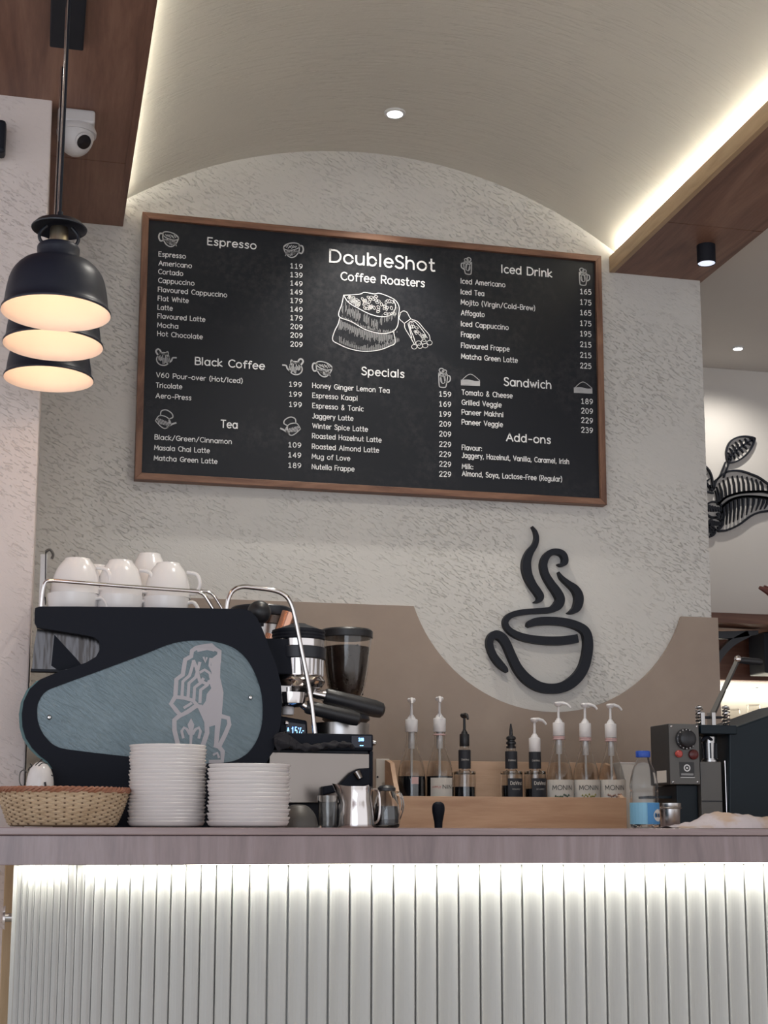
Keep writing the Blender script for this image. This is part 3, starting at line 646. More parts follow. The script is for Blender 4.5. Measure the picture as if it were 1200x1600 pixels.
# carved twig ornament
q = P(1212, 930, SY0+.12); orn = thing('wooden_ornament', 'reddish carved wooden ornament tip poking in above the shelf at the right edge', 'ornament', (q.x, SY0+.12, shz1))
g = G(); g.tube(cr([P(1186.5, 918, SY0+.12), P(1193, 921, SY0+.12), P(1202, 926, SY0+.12), P(1213, 936, SY0+.12), P(1218, 950, SY0+.12), Vector((P(1219, 958, SY0+.12).x, SY0+.12, shz1))], 5), .01, 8, rs=[.006+.00065*i for i in range(26)])
mk('branch', g, M['red_wood'], orn, smooth=True)
g = G(); g.tube([P(1194, 916.5, SY0+.13), P(1200, 919, SY0+.13), P(1208, 927, SY0+.13)], .006, 8); mk('twig', g, M['red_wood'], orn, smooth=True)
g = G(); g.lathe((P(1219, 958, SY0+.12).x, SY0+.12, shz1), [(.03, 0), (.03, .01), (.012, .02)], 16); mk('foot', g, M['red_wood'], orn, smooth=True)

# ------------------------------------------------------------------ ceiling fittings
def downlight(name, label, c, nrm, r, power=None, spot=1.5):
    q = Vector(nrm).to_track_quat('Z', 'Y').to_matrix()
    t = thing(name, label, 'light', c)
    g = G(); g.lathe(Vector(c), [(r*1.45, 0), (r*1.42, .004), (r*1.05, .006), (r*1.0, .002)], 32, q, cap1=False); mk('trim_ring', g, M['trim_white'], t, smooth=True)
    g = G(); g.lathe(Vector(c), [(r, .0015), (r*.6, .004), (0, .005)], 32, q); mk('lens', g, M['lamp_white'], t, smooth=True)
    if power:
        l = bpy.data.lights.new('downlight_spot', 'SPOT'); l.energy = power; l.spot_size = spot; l.spot_blend = .85; l.shadow_soft_size = .02; l.color = (1, .95, .86)
        o = bpy.data.objects.new('downlight_spot', l); COL.objects.link(o); o.parent = t; o.location = Vector(nrm)*.02
        o.rotation_euler = Vector((0, 0, -1)).to_track_quat('-Z', 'Y').to_euler()
    return t
best = None
for i in range(200):        # where the view ray of the fitting meets the vault
    Y = 2.2+i*.01; p = P(617, 175, Y); t = math.asin((p.x-vcx)/RV); zz = vcz+RV*math.cos(t)
    if best is None or abs(p.z-zz) < best[0]: best = (abs(p.z-zz), p, t)
p = best[1]; t = best[2]; DL = p
downlight('downlight', 'lit round recessed downlight in the curved vault above the menu board', (p.x, p.y, vcz+RV*math.cos(t)-.0005), (-math.sin(t), 0, -math.cos(t)), .021, 34, 1.62)
downlight('downlight', 'added vault downlight, out of the picture, brightening the bar and machines', (vcx, 2.75, pk-.0005), (0, 0, -1), .021, 28, 2.3)  # invented extra fitting, there to brighten the work zone below
p = PZ(1153, 543, zc2)
downlight('downlight', 'small lit recessed downlight in the plain ceiling of the next bay at right', (p.x, p.y, zc2-.0005), (0, 0, -1), .016, 9, 2.6)
p = PZ(1103, 384, sof_z)
cl_ = thing('surface_spotlight', 'black cylinder spotlight mounted under the right timber beam', 'light', (p.x, p.y, sof_z))
hh = sof_z - P(1103, 412, p.y).z; rr = 13.2*mpp(1103, 400, p.y)
g = G(); g.lathe((p.x, p.y, sof_z-hh), [(rr*.9, .004), (rr*.93, 0), (rr, 0), (rr, hh)], 32, cap0=False); mk('housing', g, M['black'], cl_, smooth=True)
g = G(); g.lathe((p.x, p.y, sof_z-hh), [(rr*.92, .002), (0, .002)], 32, cap0=False); mk('lens', g, M['lamp_soft'], cl_)
# dome camera under the left beam
pc = PZ(120, 172, sof_z); k = mpp(119, 190, pc.y)
dc = thing('dome_camera', 'white dome security camera with black lens fixed under the left timber beam', 'camera', (pc.x, pc.y, sof_z))
bw = 29*k; zt_ = sof_z
g = G(); g.box(pc.x-bw, pc.x+bw, pc.y-.01, pc.y+.065, sof_z-.034, sof_z); mk('junction_box', g, M['camera_white'], dc, bevel=.006)
g = G(); g.lathe((pc.x+.002, pc.y+.028, sof_z-.05), [(31*k, 0), (31.5*k, .008), (29*k, .017)], 32); mk('collar', g, M['camera_white'], dc, smooth=True)
g = G(); cc = Vector((pc.x-.0, pc.y+.028, sof_z-.048))
g.lathe(cc, [(29*k, 0)]+[(29*k*math.cos(a/12*math.pi/2), -36*k*math.sin(a/12*math.pi/2)) for a in range(1, 12)]+[(0.0001, -36*k)], 32); mk('dome', g, M['camera_white'], dc, smooth=True)
dl = Vector((.42, -.62, -.66)).normalized(); q = dl.to_track_quat('Z', 'Y').to_matrix(); cpos = cc+dl*(21*k)
g = G(); g.lathe(cpos, [(14.5*k, -12*k), (14.5*k, 8*k), (12.5*k, 10*k)], 28, q); mk('eyeball', g, M['camera_white'], dc, smooth=True)
g = G(); g.lathe(cpos+dl*(9.6*k), [(12*k, 0), (11.5*k, 1.5*k), (0, 2*k)], 28, q); mk('lens', g, M['lens'], dc, smooth=True)
# black junction plate above pendants
pz0 = PZ(78, 62, sof_z); pz1 = PZ(131, 62, sof_z)
tag(mk('ceiling_plate', G().box(pz0.x, pz1.x, 2.25, pz0.y, sof_z-.018, sof_z), M['black'], bevel=.003), 'black rectangular ceiling plate under the left beam carrying the pendant cords', 'plate')
# small black wall speaker on the pier
q0 = P(8, 245, CY-.03); q1 = P(8, 190, CY-.03)
sp = thing('wall_speaker', 'black wall fitting on the left pier cut by the photo edge', 'speaker', (q0.x-.03, CY, q0.z))
mk('housing', G().box(q0.x-.06, q0.x, CY-.055, CY-.012, q0.z, q1.z-.006), M['black'], sp, bevel=.008)
mk('wall_bracket', G().box(q0.x-.045, q0.x-.02, CY-.013, CY, q0.z+.02, q1.z-.02), M['black'], sp)

# ------------------------------------------------------------------ pendants
def pendant(px, rimy, width, Yd, label):
    c = P(px, rimy, Yd); k = width/2/88.0*0+ (width/2)*mpp(px, rimy, Yd)/1.0   # rim radius in metres
    R_ = k; x, y, z = c.x, c.y, c.z
    t = thing('pendant_lamp', label, 'lamp', (x, y, z), 'black bell pendants in a row')
    s = R_/.088
    prof = [(.088, 0), (.0885, .004), (.084, .012), (.081, .035), (.074, .063), (.058, .083), (.035, .092), (.0345, .112), (.026, .117), (.0, .117)]
    prof = cr([(a*s, b*s) for a, b in prof], 3)
    g = G(); g.lathe((x, y, z), prof, 48, cap0=False); mk('shade', g, M['shade'], t, smooth=True)
    pin = cr([(a*s, b*s) for a, b in [(.088, 0), (.083, .010), (.0785, .035), (.0715, .061), (.056, .080), (.034, .089), (0, .090)]], 3)
    g = G(); g.lathe((x, y, z), pin, 48, cap0=False); mk('shade_lining', g, M['shade_in'], t, smooth=True)
    g = G(); g.lathe((x, y, z+.117*s), [(.0155*s, 0), (.015*s, .028*s), (.0148*s, .03*s)], 24); mk('socket', g, M['brass'], t, smooth=True)
    g = G(); g.lathe((x, y, z+.145*s), [(.008*s, .012*s), (.038*s, .006*s), (.045*s, 0), (.0455*s, .002*s), (.038*s, .010*s), (.008*s, .017*s)], 40, cap0=True); mk('top_disc', g, M['black_metal'], t, smooth=True)
    g = G(); g.cyl((x+.001, y, z+.16*s), (x+.001, y, z+.176*s), .0055*s, .004*s, 14); mk('cord_grip', g, M['black'], t, smooth=True)
    for sd in (-1, 1):
        g = G(); g.tube(cr([(x+sd*.020*s, y, z+.150*s), (x+sd*.030*s, y, z+.138*s), (x+sd*.031*s, y, z+.127*s), (x+sd*.024*s, y, z+.116*s)], 4), .0028*s, 8); mk('hook', g, M['black_metal'], t, smooth=True)
    g = G(); g.tube([(x+.001, y, z+.17*s), (x+.0035, y+.005, sof_z-.017)], .0019, 8); mk('cord', g, M['black'], t, smooth=True)
    g = G(); g.tube([(x-.0025, y, z+.16*s), (x-.0005, y, sof_z-.017)], .0009, 6); mk('suspension_wire', g, M['chrome'], t, smooth=True)
    g = G(); bc = (x, y, z+.064*s)
    g.lathe(bc, [(.0001, -.014*s)]+[(.014*s*math.cos(a), .014*s*math.sin(a)) for a in [-1.2+i*.3 for i in range(8)]]+[(.010*s, .017*s), (.010*s, .024*s)], 20); mk('bulb', g, M['bulb'], t, smooth=True)
    l = bpy.data.lights.new('bulb_light', 'POINT'); l.energy = .16; l.color = (1, .68, .45); l.shadow_soft_size = .02
    o = bpy.data.objects.new('bulb_light', l); COL.objects.link(o); o.parent = t; o.location = (0, 0, .035*s)
pendant(87.5, 490, 172, 2.55, 'nearest and topmost of the three black bell pendant lamps')
pendant(83, 540.5, 157, 2.80, 'middle of the three black bell pendant lamps')
pendant(76, 593, 141, 3.10, 'farthest and lowest of the three black bell pendant lamps')

# ------------------------------------------------------------------ bar counter
LY = 2.72
lz = CAM.z-.0205
ztop = P(600, 1293.5, LY).z; zmid = P(600, 1305, LY).z; zbot = P(600, 1350, LY).z
bar = thing('bar_counter', 'service bar with mauve brown top over white fluted front', 'counter', (1, LY+.3, 0))
mk('worktop', G().box(-1.6, 3.2, LY-.003, 3.10, zmid, ztop), M['ledge_top'], bar, bevel=.002)
mk('fascia', G().box(-1.6, 3.2, LY+.003, 3.09, zbot, zmid-.0008), M['ledge'], bar, bevel=.0015)
FYs = LY+.055; Rc = .72; sw = .0428
xk = P(575, 1400, FYs).x
# fluted front: straight run, then a curve that recedes to the left
nodes = []                      # boundary points between slats from right to left on the curve
sp = [34,33,32,31,31,29,27,25,24,23.5,23,22.5,21,20.5,20,19,17,15,13,12.5,11.5,11,10.5,10,9.5,9.5,9,9]
xc = 580.0; cur = Vector((P(xc, 1400, FYs).x, FYs)); xk = cur.x; nodes.append(cur.copy())
for d_ in sp:
    th_ = math.radians(50)*(580-xc)/540; nx_ = xc-d_
    for it in range(30):        # follow direction th_ until it meets the sight line of the next joint
        tY = cur.y+(cur.x-P(nx_, 1400, cur.y).x)*math.tan(th_)
        nxt = Vector((P(nx_, 1400, tY).x, cur.y+(cur.x-P(nx_, 1400, tY).x)*math.tan(th_)))
    cur = nxt; nodes.append(cur.copy()); xc = nx_
right = []
xx_ = xk
while xx_ < 2.9: right.append(Vector((xx_+sw, FYs))); xx_ += sw
allp = list(reversed(nodes))+right
path = [(p.x+.003, p.y+.0075) for p in allp]
back = [(p.x+.003, p.y+.030) for p in reversed(allp)]
path += back; m_ = len(path)
vs = [(a, b, 0.0) for a, b in path]+[(a, b, zbot-.0005) for a, b in path]
h_ = m_//2; fs = []
for i in range(h_-1):
    fs += [(i, i+1, m_-2-i, m_-1-i), (m_+i, 2*m_-1-i, 2*m_-2-i, m_+i+1)]
fs += [(i, (i+1) % m_, (i+1) % m_+m_, i+m_) for i in range(m_)]
mk('carcass', G().add(vs, fs), M['slat'], bar)
for A_, B_ in zip(allp[:-1], allp[1:]):
    t_ = (B_-A_); ln = t_.length; t_.normalize(); n_ = Vector((t_.y, -t_.x)); p_ = (A_+B_)/2; hw = ln/2-min(.0017, ln*.05)
    q_ = min(1, ln/.04)
    prof = [(-hw, -.008), (-hw, .003*q_), (-hw+.0016*q_, .0045*q_), (-hw*.78, .0030*q_), (-hw*.4, .0004), (0, -.0006), (hw*.4, .0004), (hw*.78, .0030*q_), (hw-.0016*q_, .0045*q_), (hw, .003*q_), (hw, -.008)]
    vs = []
    for z in (0.0, zbot-.0008):
        for a, b in prof: q = p_+t_*a+n_*b; vs.append((q.x, q.y, z))
    k = len(prof); fs = [tuple(range(k-1, -1, -1)), tuple(range(k, 2*k))]+[(i, (i+1) % k, (i+1) % k+k, i+k) for i in range(k)]
    mk('slat', G().add(vs, fs), M['slat'], bar)
q = p_ = Vector((allp[0].x-.004, allp[0].y+.004, 0))
g = G(); g.box(q.x-.005, q.x+.003, q.y-.006, q.y+.02, 0, zbot-.0005); mk('edge_strip', g, M['slat'], bar)
kx = q.x-.006; kzz = P(30, 1434, q.y).z
kn = G(); kn.cyl((kx+.001, q.y+.01, kzz), (kx-.013, q.y+.01, kzz), .0085, seg=20); kb = mk('knob', kn, M['steel'], bar, smooth=True)
kn = G(); kn.cyl((kx-.012, q.y+.01, kzz), (kx-.0165, q.y+.01, kzz), .024, .021, 28); mk('knob_plate', kn, M['chrome'], kb, smooth=True)
# under-ledge light strip
us = thing('light_strip', 'white light strip under the overhang of the bar top lighting the fluted front', 'light', (1.2, FYs-.03, zbot-.006))
g = G(); sx0 = P(150, 1352, FYs-.03).x
strip = []
def strip_run(pa, pb):
    """one straight piece of the strip between two joints of the fluted front, 12 mm in front of it"""
    t_ = (pb-pa); ln = t_.length; t_.normalize(); n_ = Vector((t_.y, -t_.x)); vs = []
    for z in (zbot-.0026, zbot-.0006):
        for p_, o_ in ((pa, .010), (pb, .010), (pb, .018), (pa, .018)): q = p_+n_*o_; vs.append((q.x, q.y, z))
    mk('diffuser', G().add(vs, [(0,3,2,1),(4,5,6,7),(0,1,5,4),(1,2,6,5),(2,3,7,6),(3,0,4,7)]), M['led'], us)
    c = (pa+pb)/2+n_*.014
    o = area('bar_light', (c.x, c.y, zbot-.004), (c.x, c.y, -3), ln, .008, 1.9*ln, (1, .99, .88)); o.parent = us
    o.location = Vector((c.x, c.y, zbot-.004))-us.location; o.rotation_euler = Matrix.Rotation(math.atan2(t_.y, t_.x), 3, 'Z').to_euler()
strip_run(nodes[0], Vector((2.9, FYs)))
cuts = [0, 4, 8, 11, 14, 17, 18, 20, 24, 27]
for i0, i1 in zip(cuts[:-1], cuts[1:]):
    if i0 != 18: strip_run(nodes[i1], nodes[i0])

# back counter that carries the machines (below the sight line)
CZ = .955
mk('lower_worktop', G().box(pier_r+.02, 2.6, 3.105, WY-.02, CZ-.04, CZ-.0003), M['tray_wood'], bar)
mk('lower_cabinet', G().box(xk+.1, 2.55, 3.3, WY-.05, 0, CZ-.0405), M['tray_wood'], bar)

# ------------------------------------------------------------------ saucers
def saucer_mesh(c, r):
    g = G()
    g.lathe(c, [(r*.55, 0), (r*.90, .0022), (r*.955, .0048), (r*.970, .0078), (r*.995, .0102), (r, .0116), (r*.99, .0125), (r*.965, .0118), (r*.94, .0085), (r*.90, .0068), (r*.55, .0048), (0, .0045)], 48); return g
zt0 = ztop+.0002
c1 = P(260, 1290, 2.95); c2 = P(387.5, 1290, 2.88)
first = None
def stack(c, Y, r, n, dz, side, lo):
    global first
    for i in range(n):
        loc = Vector((c.x+rnd.uniform(-.0015, .0015), Y+rnd.uniform(-.0012, .0012), zt0+i*dz))
        where = 'bottom' if i == 0 else ('topmost' if i == n-1 else None)
        lb = ('%s saucer of the %s stack of white saucers' % (where, side)) if where else ('white saucer, %s %s stack' % (ordinal(i, n), side))
        s = r/.078
        if first is None:
            first = tag(mk('saucer', saucer_mesh(loc, r), M['saucer'], smooth=True, origin=loc), lb, 'saucer', 'saucers stacked on the bar')
            first_r[0] = r; o = first
        else:
            o = dup(first, loc, lb, rnd.uniform(0, 3)); f = r/first_r[0]; o.scale = (f, f, 1)
words = ['first','second','third','fourth','fifth','sixth','seventh','eighth','ninth','tenth','eleventh','twelfth']
def ordinal(i, n):
    return '%s from the bottom of the' % words[i] if i < n/2 else '%s from the top of the' % words[n-1-i]
first_r = [0]
k1 = mpp(260, 1230, 2.95); k2 = mpp(387, 1240, 2.88)
h1 = P(260, 1165, 2.95-.0).z-zt0; h2 = P(387, 1195, 2.88).z-zt0
stack(c1, 2.95, 60.5*k1, 22, (h1-.0125)/21, 'taller left', 1)
stack(c2, 2.88, 64*k2, 15, (h2-.0125)/14, 'shorter right', 2)

# ------------------------------------------------------------------ wicker basket
bc = P(98, 1292, 2.95); kb_ = mpp(98, 1250, 2.95); bx0 = bc.x
rb, rt_ = 80*kb_, 101*kb_; bh = P(98, 1233, 2.95-.1).z-zt0
bas = thing('wicker_basket', 'shallow round straw wicker basket with reddish braided rim on the bar', 'basket', (bx0, 2.95, zt0))
g = G(); g.lathe((bx0, 2.95, zt0), [(rb*.97, 0.001), (rb, .004), (0, .005)], 40); mk('base', g, M['wicker_dark'], bas)
nst = 44; SYb = .82
def rad(t): return rb+(rt_-rb)*(t**.8)
g = G()
for i in range(nst):
    a = 2*math.pi*i/nst
    g.tube([(bx0+rad(t)*math.cos(a), 2.95+rad(t)*math.sin(a)*SYb, zt0+.002+bh*t) for t in (0, .25, .5, .75, 1)], .0022, 5)
mk('stakes', g, M['wicker_dark'], bas)
nw = 15
for j in range(nw):
    t = (j+.5)/nw; g = G(); pts = []
    for i in range(nst*2):
        a = math.pi*i/nst; ph = (1 if ((i//2)+j) % 2 else -1)*(1 if i % 2 == 0 else 0)
        r = rad(t)+.0032*ph; pts.append((bx0+r*math.cos(a), 2.95+r*math.sin(a)*SYb, zt0+.004+(bh-.006)*t))
    g.tube(pts, .0029, 5, True); mk('wicker_strand', g, M['wicker'], bas, smooth=True)
for ph in (0, math.pi*2/3, math.pi*4/3):
    g = G(); pts = []
    for i in range(176):
        a = 2*math.pi*i/176; q_ = a*22+ph; r = rt_+.001+.003*math.cos(q_); pts.append((bx0+r*math.cos(a), 2.95+r*math.sin(a)*SYb, zt0+bh+.0035*math.sin(q_)))
    g.tube(pts, .0032, 5, True); mk('rim_braid', g, M['wicker_rim'], bas, smooth=True)

# ------------------------------------------------------------------ espresso machine
MY = 3.19; MB = 3.72
em = thing('espresso_machine', 'black espresso machine seen from its side with blue-grey oval window and lion emblem', 'coffee machine', (P(250, 1200, MY).x, 3.45, CZ))
outer_px = [(54,957),(55,950),(62,947.5)] + [(120,947.5),(250,949),(380,951.5)] + [(392,955),(402,966),(411,985),(421,1012),(432,1040),(439,1068),(441,1100),(438,1135),(428,1170),(415,1195)] + [(412,1235),(412,1325)] + [(85,1325),(84,1245),(82,1200)] + [(74,1189),(62,1180),(50,1168),(40,1152),(35,1135),(34,1115),(37,1096),(46,1077),(62,1062),(85,1052),(110,1044),(135,1035),(150,1026),(157,1013),(155,1001),(146,995),(125,991),(100,987),(75,983),(58,980),(54,972)]
def pz_(px, py): return xz(px, py, MY)
win_px = cr([(58,1110),(61,1095),(72,1080),(95,1070),(150,1050),(220,1024),(270,1005),(310,1000),(345,1004),(372,1016),(393,1040),(407,1075),(411,1105),(409,1135),(400,1160),(383,1180),(355,1191),(300,1192),(200,1182),(130,1174),(90,1167),(70,1150),(60,1130)], 5, True)
out_r = cr(outer_px, 3, True)
mk('side_panel', G().prism([[pz_(*p) for p in outer_px], [pz_(*p) for p in win_px]], MY, MY+.022), M['navy'], em)
mk('side_panel', G().prism([pz_(*p) for p in outer_px if p[0] > 80], MB, MB+.022), M['navy'], em)
winp = mk('side_window', G().prism([pz_(*p) for p in win_px], MY+.006, MY+.012), M['window_reflection'], em)
teal_px = [(p[0]-5, p[1]+1) for p in outer_px if p[0] < 86 and 1050 < p[1] < 1200]
teal_poly = teal_px+[(95, 1050), (95, 1200)][::1]
tp = [(p[0]-4.5, p[1]+2) for p in outer_px if p[0] <= 84 and 1060 <= p[1] <= 1201]
mk('edge_strip', G().prism([xz(a, b, MY+.03) for a, b in tp]+[xz(110, 1062, MY+.03), xz(110, 1195, MY+.03)][::1], MY+.0225, MY+.034), M['teal'], em)
for px, py in ((77, 1121), (391, 1090)):
    p = P(px, py, MY+.006); g = G(); g.lathe(p, [(.0055, -.004), (.0055, .002), (.003, .006), (0, .0065)], 14, Matrix.Rotation(math.pi/2, 3, 'X')); mk('screw', g, M['chrome'], em, smooth=True)
# lion emblem
EY = MY+.0058
def ep(x, y): return xz(250+x/7.615, 990+y/7.615, EY)
ek = mpp(315, 1090, EY)/7.615
g = G()
def er(pts, wd): flat_strip(g, [(*ep(*p), wd*1.25*ek) for p in pts], EY-.0006-.00001*len(g.v)/50)
g.prism([ep(*p) for p in [(610,300),(690,240),(725,190),(715,520),(755,700),(735,965),(690,1340),(640,1340),(655,1090),(590,1110),(530,960),(490,880),(545,800),(555,720),(610,650),(580,570),(612,480)]], EY-.0006, EY)
er([(700,330),(708,210),(650,180),(615,140),(530,150),(430,170),(380,205),(372,270),(300,310),(285,400),(270,490),(195,545),(185,700),(182,750),(130,835),(190,910),(245,975),(330,930),(430,860),(480,870)], 42)
er([(630,180),(560,165),(460,185)], 50)
for dx, dy, l_ in ((0, 0, 0), (72, 20, 0), (140, 50, 1), (212, 80, 1)):
    z_ = [(400,330),(372,430),(350,500),(272,570),(262,730)] if not l_ else [(372,430+60),(350,500+30),(272,590),(262,735)]
    er([(x+dx, y+dy) for x, y in z_], 30)
er([(182,752),(300,768),(390,795),(440,850)], 34); er([(290,880),(340,850),(370,830)], 26)
er([(480,460),(530,430),(590,470),(600,520)], 26); er([(520,285),(540,340),(555,290)], 20); er([(600,300),(590,380),(620,440)], 24); er([(400,330),(430,400),(470,560),(560,600)], 32)
er([(245,965),(170,1030),(172,1150),(215,1330)], 44); er([(480,880),(555,1050),(560,1180),(510,1330)], 46)
er([(735,985),(812,1005),(825,1080),(765,1220),(700,1350)], 42); er([(660,1330),(700,1345),(745,1400),(740,1520),(600,1530)], 44); er([(640,1440),(680,1420),(700,1470)], 24)
g.prism([ep(*p) for p in [(370,1005),(408,1085),(392,1160),(378,1340),(352,1340),(350,1160),(328,1085)]], EY-.0006, EY)
er([(350,1190),(322,1140),(285,1118),(258,1160),(275,1235)], 26); er([(392,1190),(420,1140),(462,1118),(482,1160),(462,1238)], 26)
mk('emblem', g, M['emblem'], winp)
# body between the side plates
xb0, xb1 = P(150, 1100, MY).x, P(405, 1100, MY).x
zt1 = P(250, 951, MY).z
mk('body', G().box(xb0, xb1, MY+.04, MB, CZ+.05, zt1-.045), M['navy'], em, bevel=.004)
mk('cup_tray', G().box(P(66, 950, MY).x, P(372, 951, MY).x, MY+.022, MB, P(120, 930, MY+.09).z-.086, P(120, 930, MY+.09).z-.0742), M['steel'], em, bevel=.002)
for a_ in (P(110, 1200, MY).x, P(390, 1200, MY).x):
    for b_ in (MY+.05, MB-.05):
        mk('foot', G().lathe((a_, b_, CZ), [(.02, 0), (.02, .04), (.026, .05), (.026, .07)], 20), M['black'], em, smooth=True)
mk('base_frame', G().box(P(95, 1200, MY).x, P(405, 1200, MY).x, MY+.022, MB, CZ+.045, CZ+.07), M['steel'], em)
# polished back plate seen in the notch
bp = [xz(a, b, MY+.045) for a, b in ((58,984),(160,988),(160,1030),(105,1052),(50,1046),(53,1010))]
mk('back_plate', G().prism(bp, MY+.036, MY+.045), M['steel_dark'], em)
g = G(); g.prism([xz(a, b, MY+.036) for a, b in ((85,992),(120,1030),(128,1040),(92,1048),(80,1040))], MY+.033, MY+.036); mk('vent_cover', g, M['navy'], em)
g = G(); g.box(*(P(48, 1046, MY+.05).x, P(105, 1046, MY+.05).x), MY+.034, MY+.06, P(50, 1050, MY+.05).z, P(50, 1046, MY+.05).z); mk('back_ledge', g, M['black'], em)
# cup rails
def rail(Y, dx=0):
    g = G(); pts = [(64, 952), (66.5, 925), (71, 910), (80, 907.5), (100, 908.5), (200, 916.5), (300, 923.5), (311, 925.5), (320, 931), (334, 953)]
    g.tube(cr([P(a+dx, b, Y) for a, b in pts], 5), .0042, 10); return mk('cup_rail', g, M['chrome'], em, smooth=True)
rail(MY+.012); rail(MB-.02, 14)
ql = P(70, 911, MY+.012); g = G(); g.tube([ql, Vector((ql.x, MB-.02, ql.z))], .004, 10); mk('cup_rail', g, M['chrome'], em, smooth=True)
# guard rail arching over the groups
g = G(); g.tube(cr([P(a, b, MY+.03) for a, b in ((354,952),(357,935),(364,923),(378,917),(400,918.5),(430,923),(446,931),(455,944),(461,965),(470,1010),(480,1060),(487,1100),(492,1146))], 5), .0052, 12)
mk('guard_rail', g, M['chrome'], em, smooth=True)
# lever with black ball
p = P(405, 957, MY+.09); r = 18.5*mpp(405, 957, MY+.09); g = G(); g.lathe(p, [(r*math.cos(a), r*math.sin(a)) for a in [-math.pi/2+.001+i*math.pi/16 for i in range(17)]], 28); lv = mk('lever_knob', g, M['black_plastic'], em, smooth=True)
g = G(); g.cyl(p-Vector((0, 0, r*.9)), p-Vector((0, 0, r*1.15)), r*.4, seg=14); mk('knob_collar', g, M['black'], lv)
g = G(); g.cyl(P(397, 968, MY+.09), P(384, 1000, MY+.09), .006, seg=12); g.cyl(P(392, 972, MY+.1), P(380, 1000, MY+.1), .004, seg=12); mk('lever', g, M['chrome'], em, smooth=True)
# two brew groups
def group(cxp, Y, f=1.0):
    k = mpp(cxp, 1030, Y)*f; x = P(cxp, 1030, Y).x
    def z(py): return P(cxp, py, Y).z
    def ring(name, a, b, r0, r1, mt, ribs=0):
        g = G(); za, zb_ = z(b), z(a)
        if ribs:
            prof = []
            for i in range(ribs*4+1): prof.append((r0*k+(r1-r0)*k*i/(ribs*4)+(.0012 if i % 4 in (1, 2) else 0), za+(zb_-za)*i/(ribs*4)))
        else: prof = [(r0*k*.97, za), (r0*k, za+.001), (r1*k, zb_-.001), (r1*k*.97, zb_)]
        g.lathe((x, Y, 0), prof, 40); return mk(name, g, mt, em, smooth=True)
    ring('group_cap', 986, 1001, 40, 41, M['black'], 3); ring('group_cap', 975, 986, 38, 12, M['black'])
    ring('group_band', 1001, 1013, 40, 40, M['chrome']); ring('group_collar', 1013, 1031, 42, 43, M['black_metal'])
    gb = ring('group_barrel', 1031, 1058, 37, 38, M['chrome'])
    for i in range(20):
        a = 2*math.pi*i/20; g = G(); g.cyl((x+38*k*math.cos(a), Y+38*k*math.sin(a), z(1056)), (x+38*k*math.cos(a), Y+38*k*math.sin(a), z(1032)), .0022, seg=6); mk('fin', g, M['steel'], gb)
    ring('group_skirt', 1058, 1066, 42, 38, M['chrome']); ring('group_skirt', 1066, 1076, 36, 41, M['chrome']); ring('group_neck', 1076, 1088, 20, 30, M['steel'])
    return x, k
gx, gk = group(466, MY+.11)
mk('group_mount', G().box(P(400, 1040, MY+.1).x, gx, MY+.06, MY+.16, P(400, 1055, MY+.1).z, P(400, 1000, MY+.1).z), M['navy'], em, bevel=.003)
# copper boiler fittings behind
for a, b, w_ in (((436, 1000), (452, 958), 12), ((412, 1022), (424, 992), 9)):
    g = G(); g.cyl(P(*a, MY+.28), P(*b, MY+.28), w_*mpp(440, 990, MY+.28), seg=24); mk('copper_pipe', g, M['copper'], em, smooth=True)
p = P(408, 950, MB-.12); k = mpp(408, 960, MB-.12)
g = G(); g.lathe((p.x, MB-.12, P(408, 965, MB-.12).z), [(46*k, 0), (47*k, .002), (47*k, 13*k), (45*k, 15*k)], 36); mk('rear_group_cap', g, M['black_metal'], em, smooth=True)
g = G(); g.lathe((p.x, MB-.12, P(408, 978, MB-.12).z), [(40*k, 0), (44*k, 12*k)], 36); mk('rear_group_band', g, M['steel_warm'], em, smooth=True)
g = G(); g.lathe((p.x, MB-.12, CZ+.3), [(36*k, 0), (38*k, P(408, 979, MB-.12).z-CZ-.3)], 36); mk('rear_group_barrel', g, M['steel'], em, smooth=True)
mk('boiler_cover', G().box(xb1-.05, p.x+30*k, MB-.2, MB-.03, CZ+.07, CZ+.34), M['navy'], em)
# small steam knob, valve
q = P(450, 1108, MY+.06); g = G(); g.lathe((q.x, q.y, P(450, 1117, q.y).z), [(.0125, 0), (.0135, .003), (.0135, .017), (.012, .019)], 24); mk('valve_knob', g, M['white_plastic'], em, smooth=True)
g = G(); g.lathe((q.x, q.y, P(450, 1102, q.y).z), [(.014, 0), (.017, .004), (.015, .013), (.008, .02), (.008, .04)], 24); mk('valve_body', g, M['chrome'], em, smooth=True)
mk('valve_mount', G().box(P(425, 1090, q.y).x, q.x+.006, q.y-.006, q.y+.03, P(450, 1085, q.y).z, P(450, 1072, q.y).z), M['steel'], em)
# display
dY = MY+.05
mk('display_head', G().prism([xz(a, b, dY) for a, b in ((436,1118),(480,1126),(482,1166),(436,1166))], dY, dY+.05), M['navy'], em, bevel=.004)
sc = mk('display_screen', G().prism([xz(a, b, dY-.001) for a, b in ((447,1128),(477,1132),(478,1152),(447,1152))], dY-.0015, dY), M['screen'], em)
write('15', 455.5, 1149, 464.5, 13, dY-.002, M['blue_lit'], sc, 'digits', off=.02)
write("'/,-", 466, 1145, 475, 8, dY-.002, M['blue_lit'], sc, 'digits'); write("^", 448.5, 1146, 452, 9, dY-.002, M['blue_lit'], sc, 'digits')
g = G(); g.lathe(P(447, 1130, dY), [(.005, 0), (.005, .004), (.002, .006)], 14, Matrix.Rotation(math.pi/2, 3, 'X')); mk('screw', g, M['chrome'], em, smooth=True)
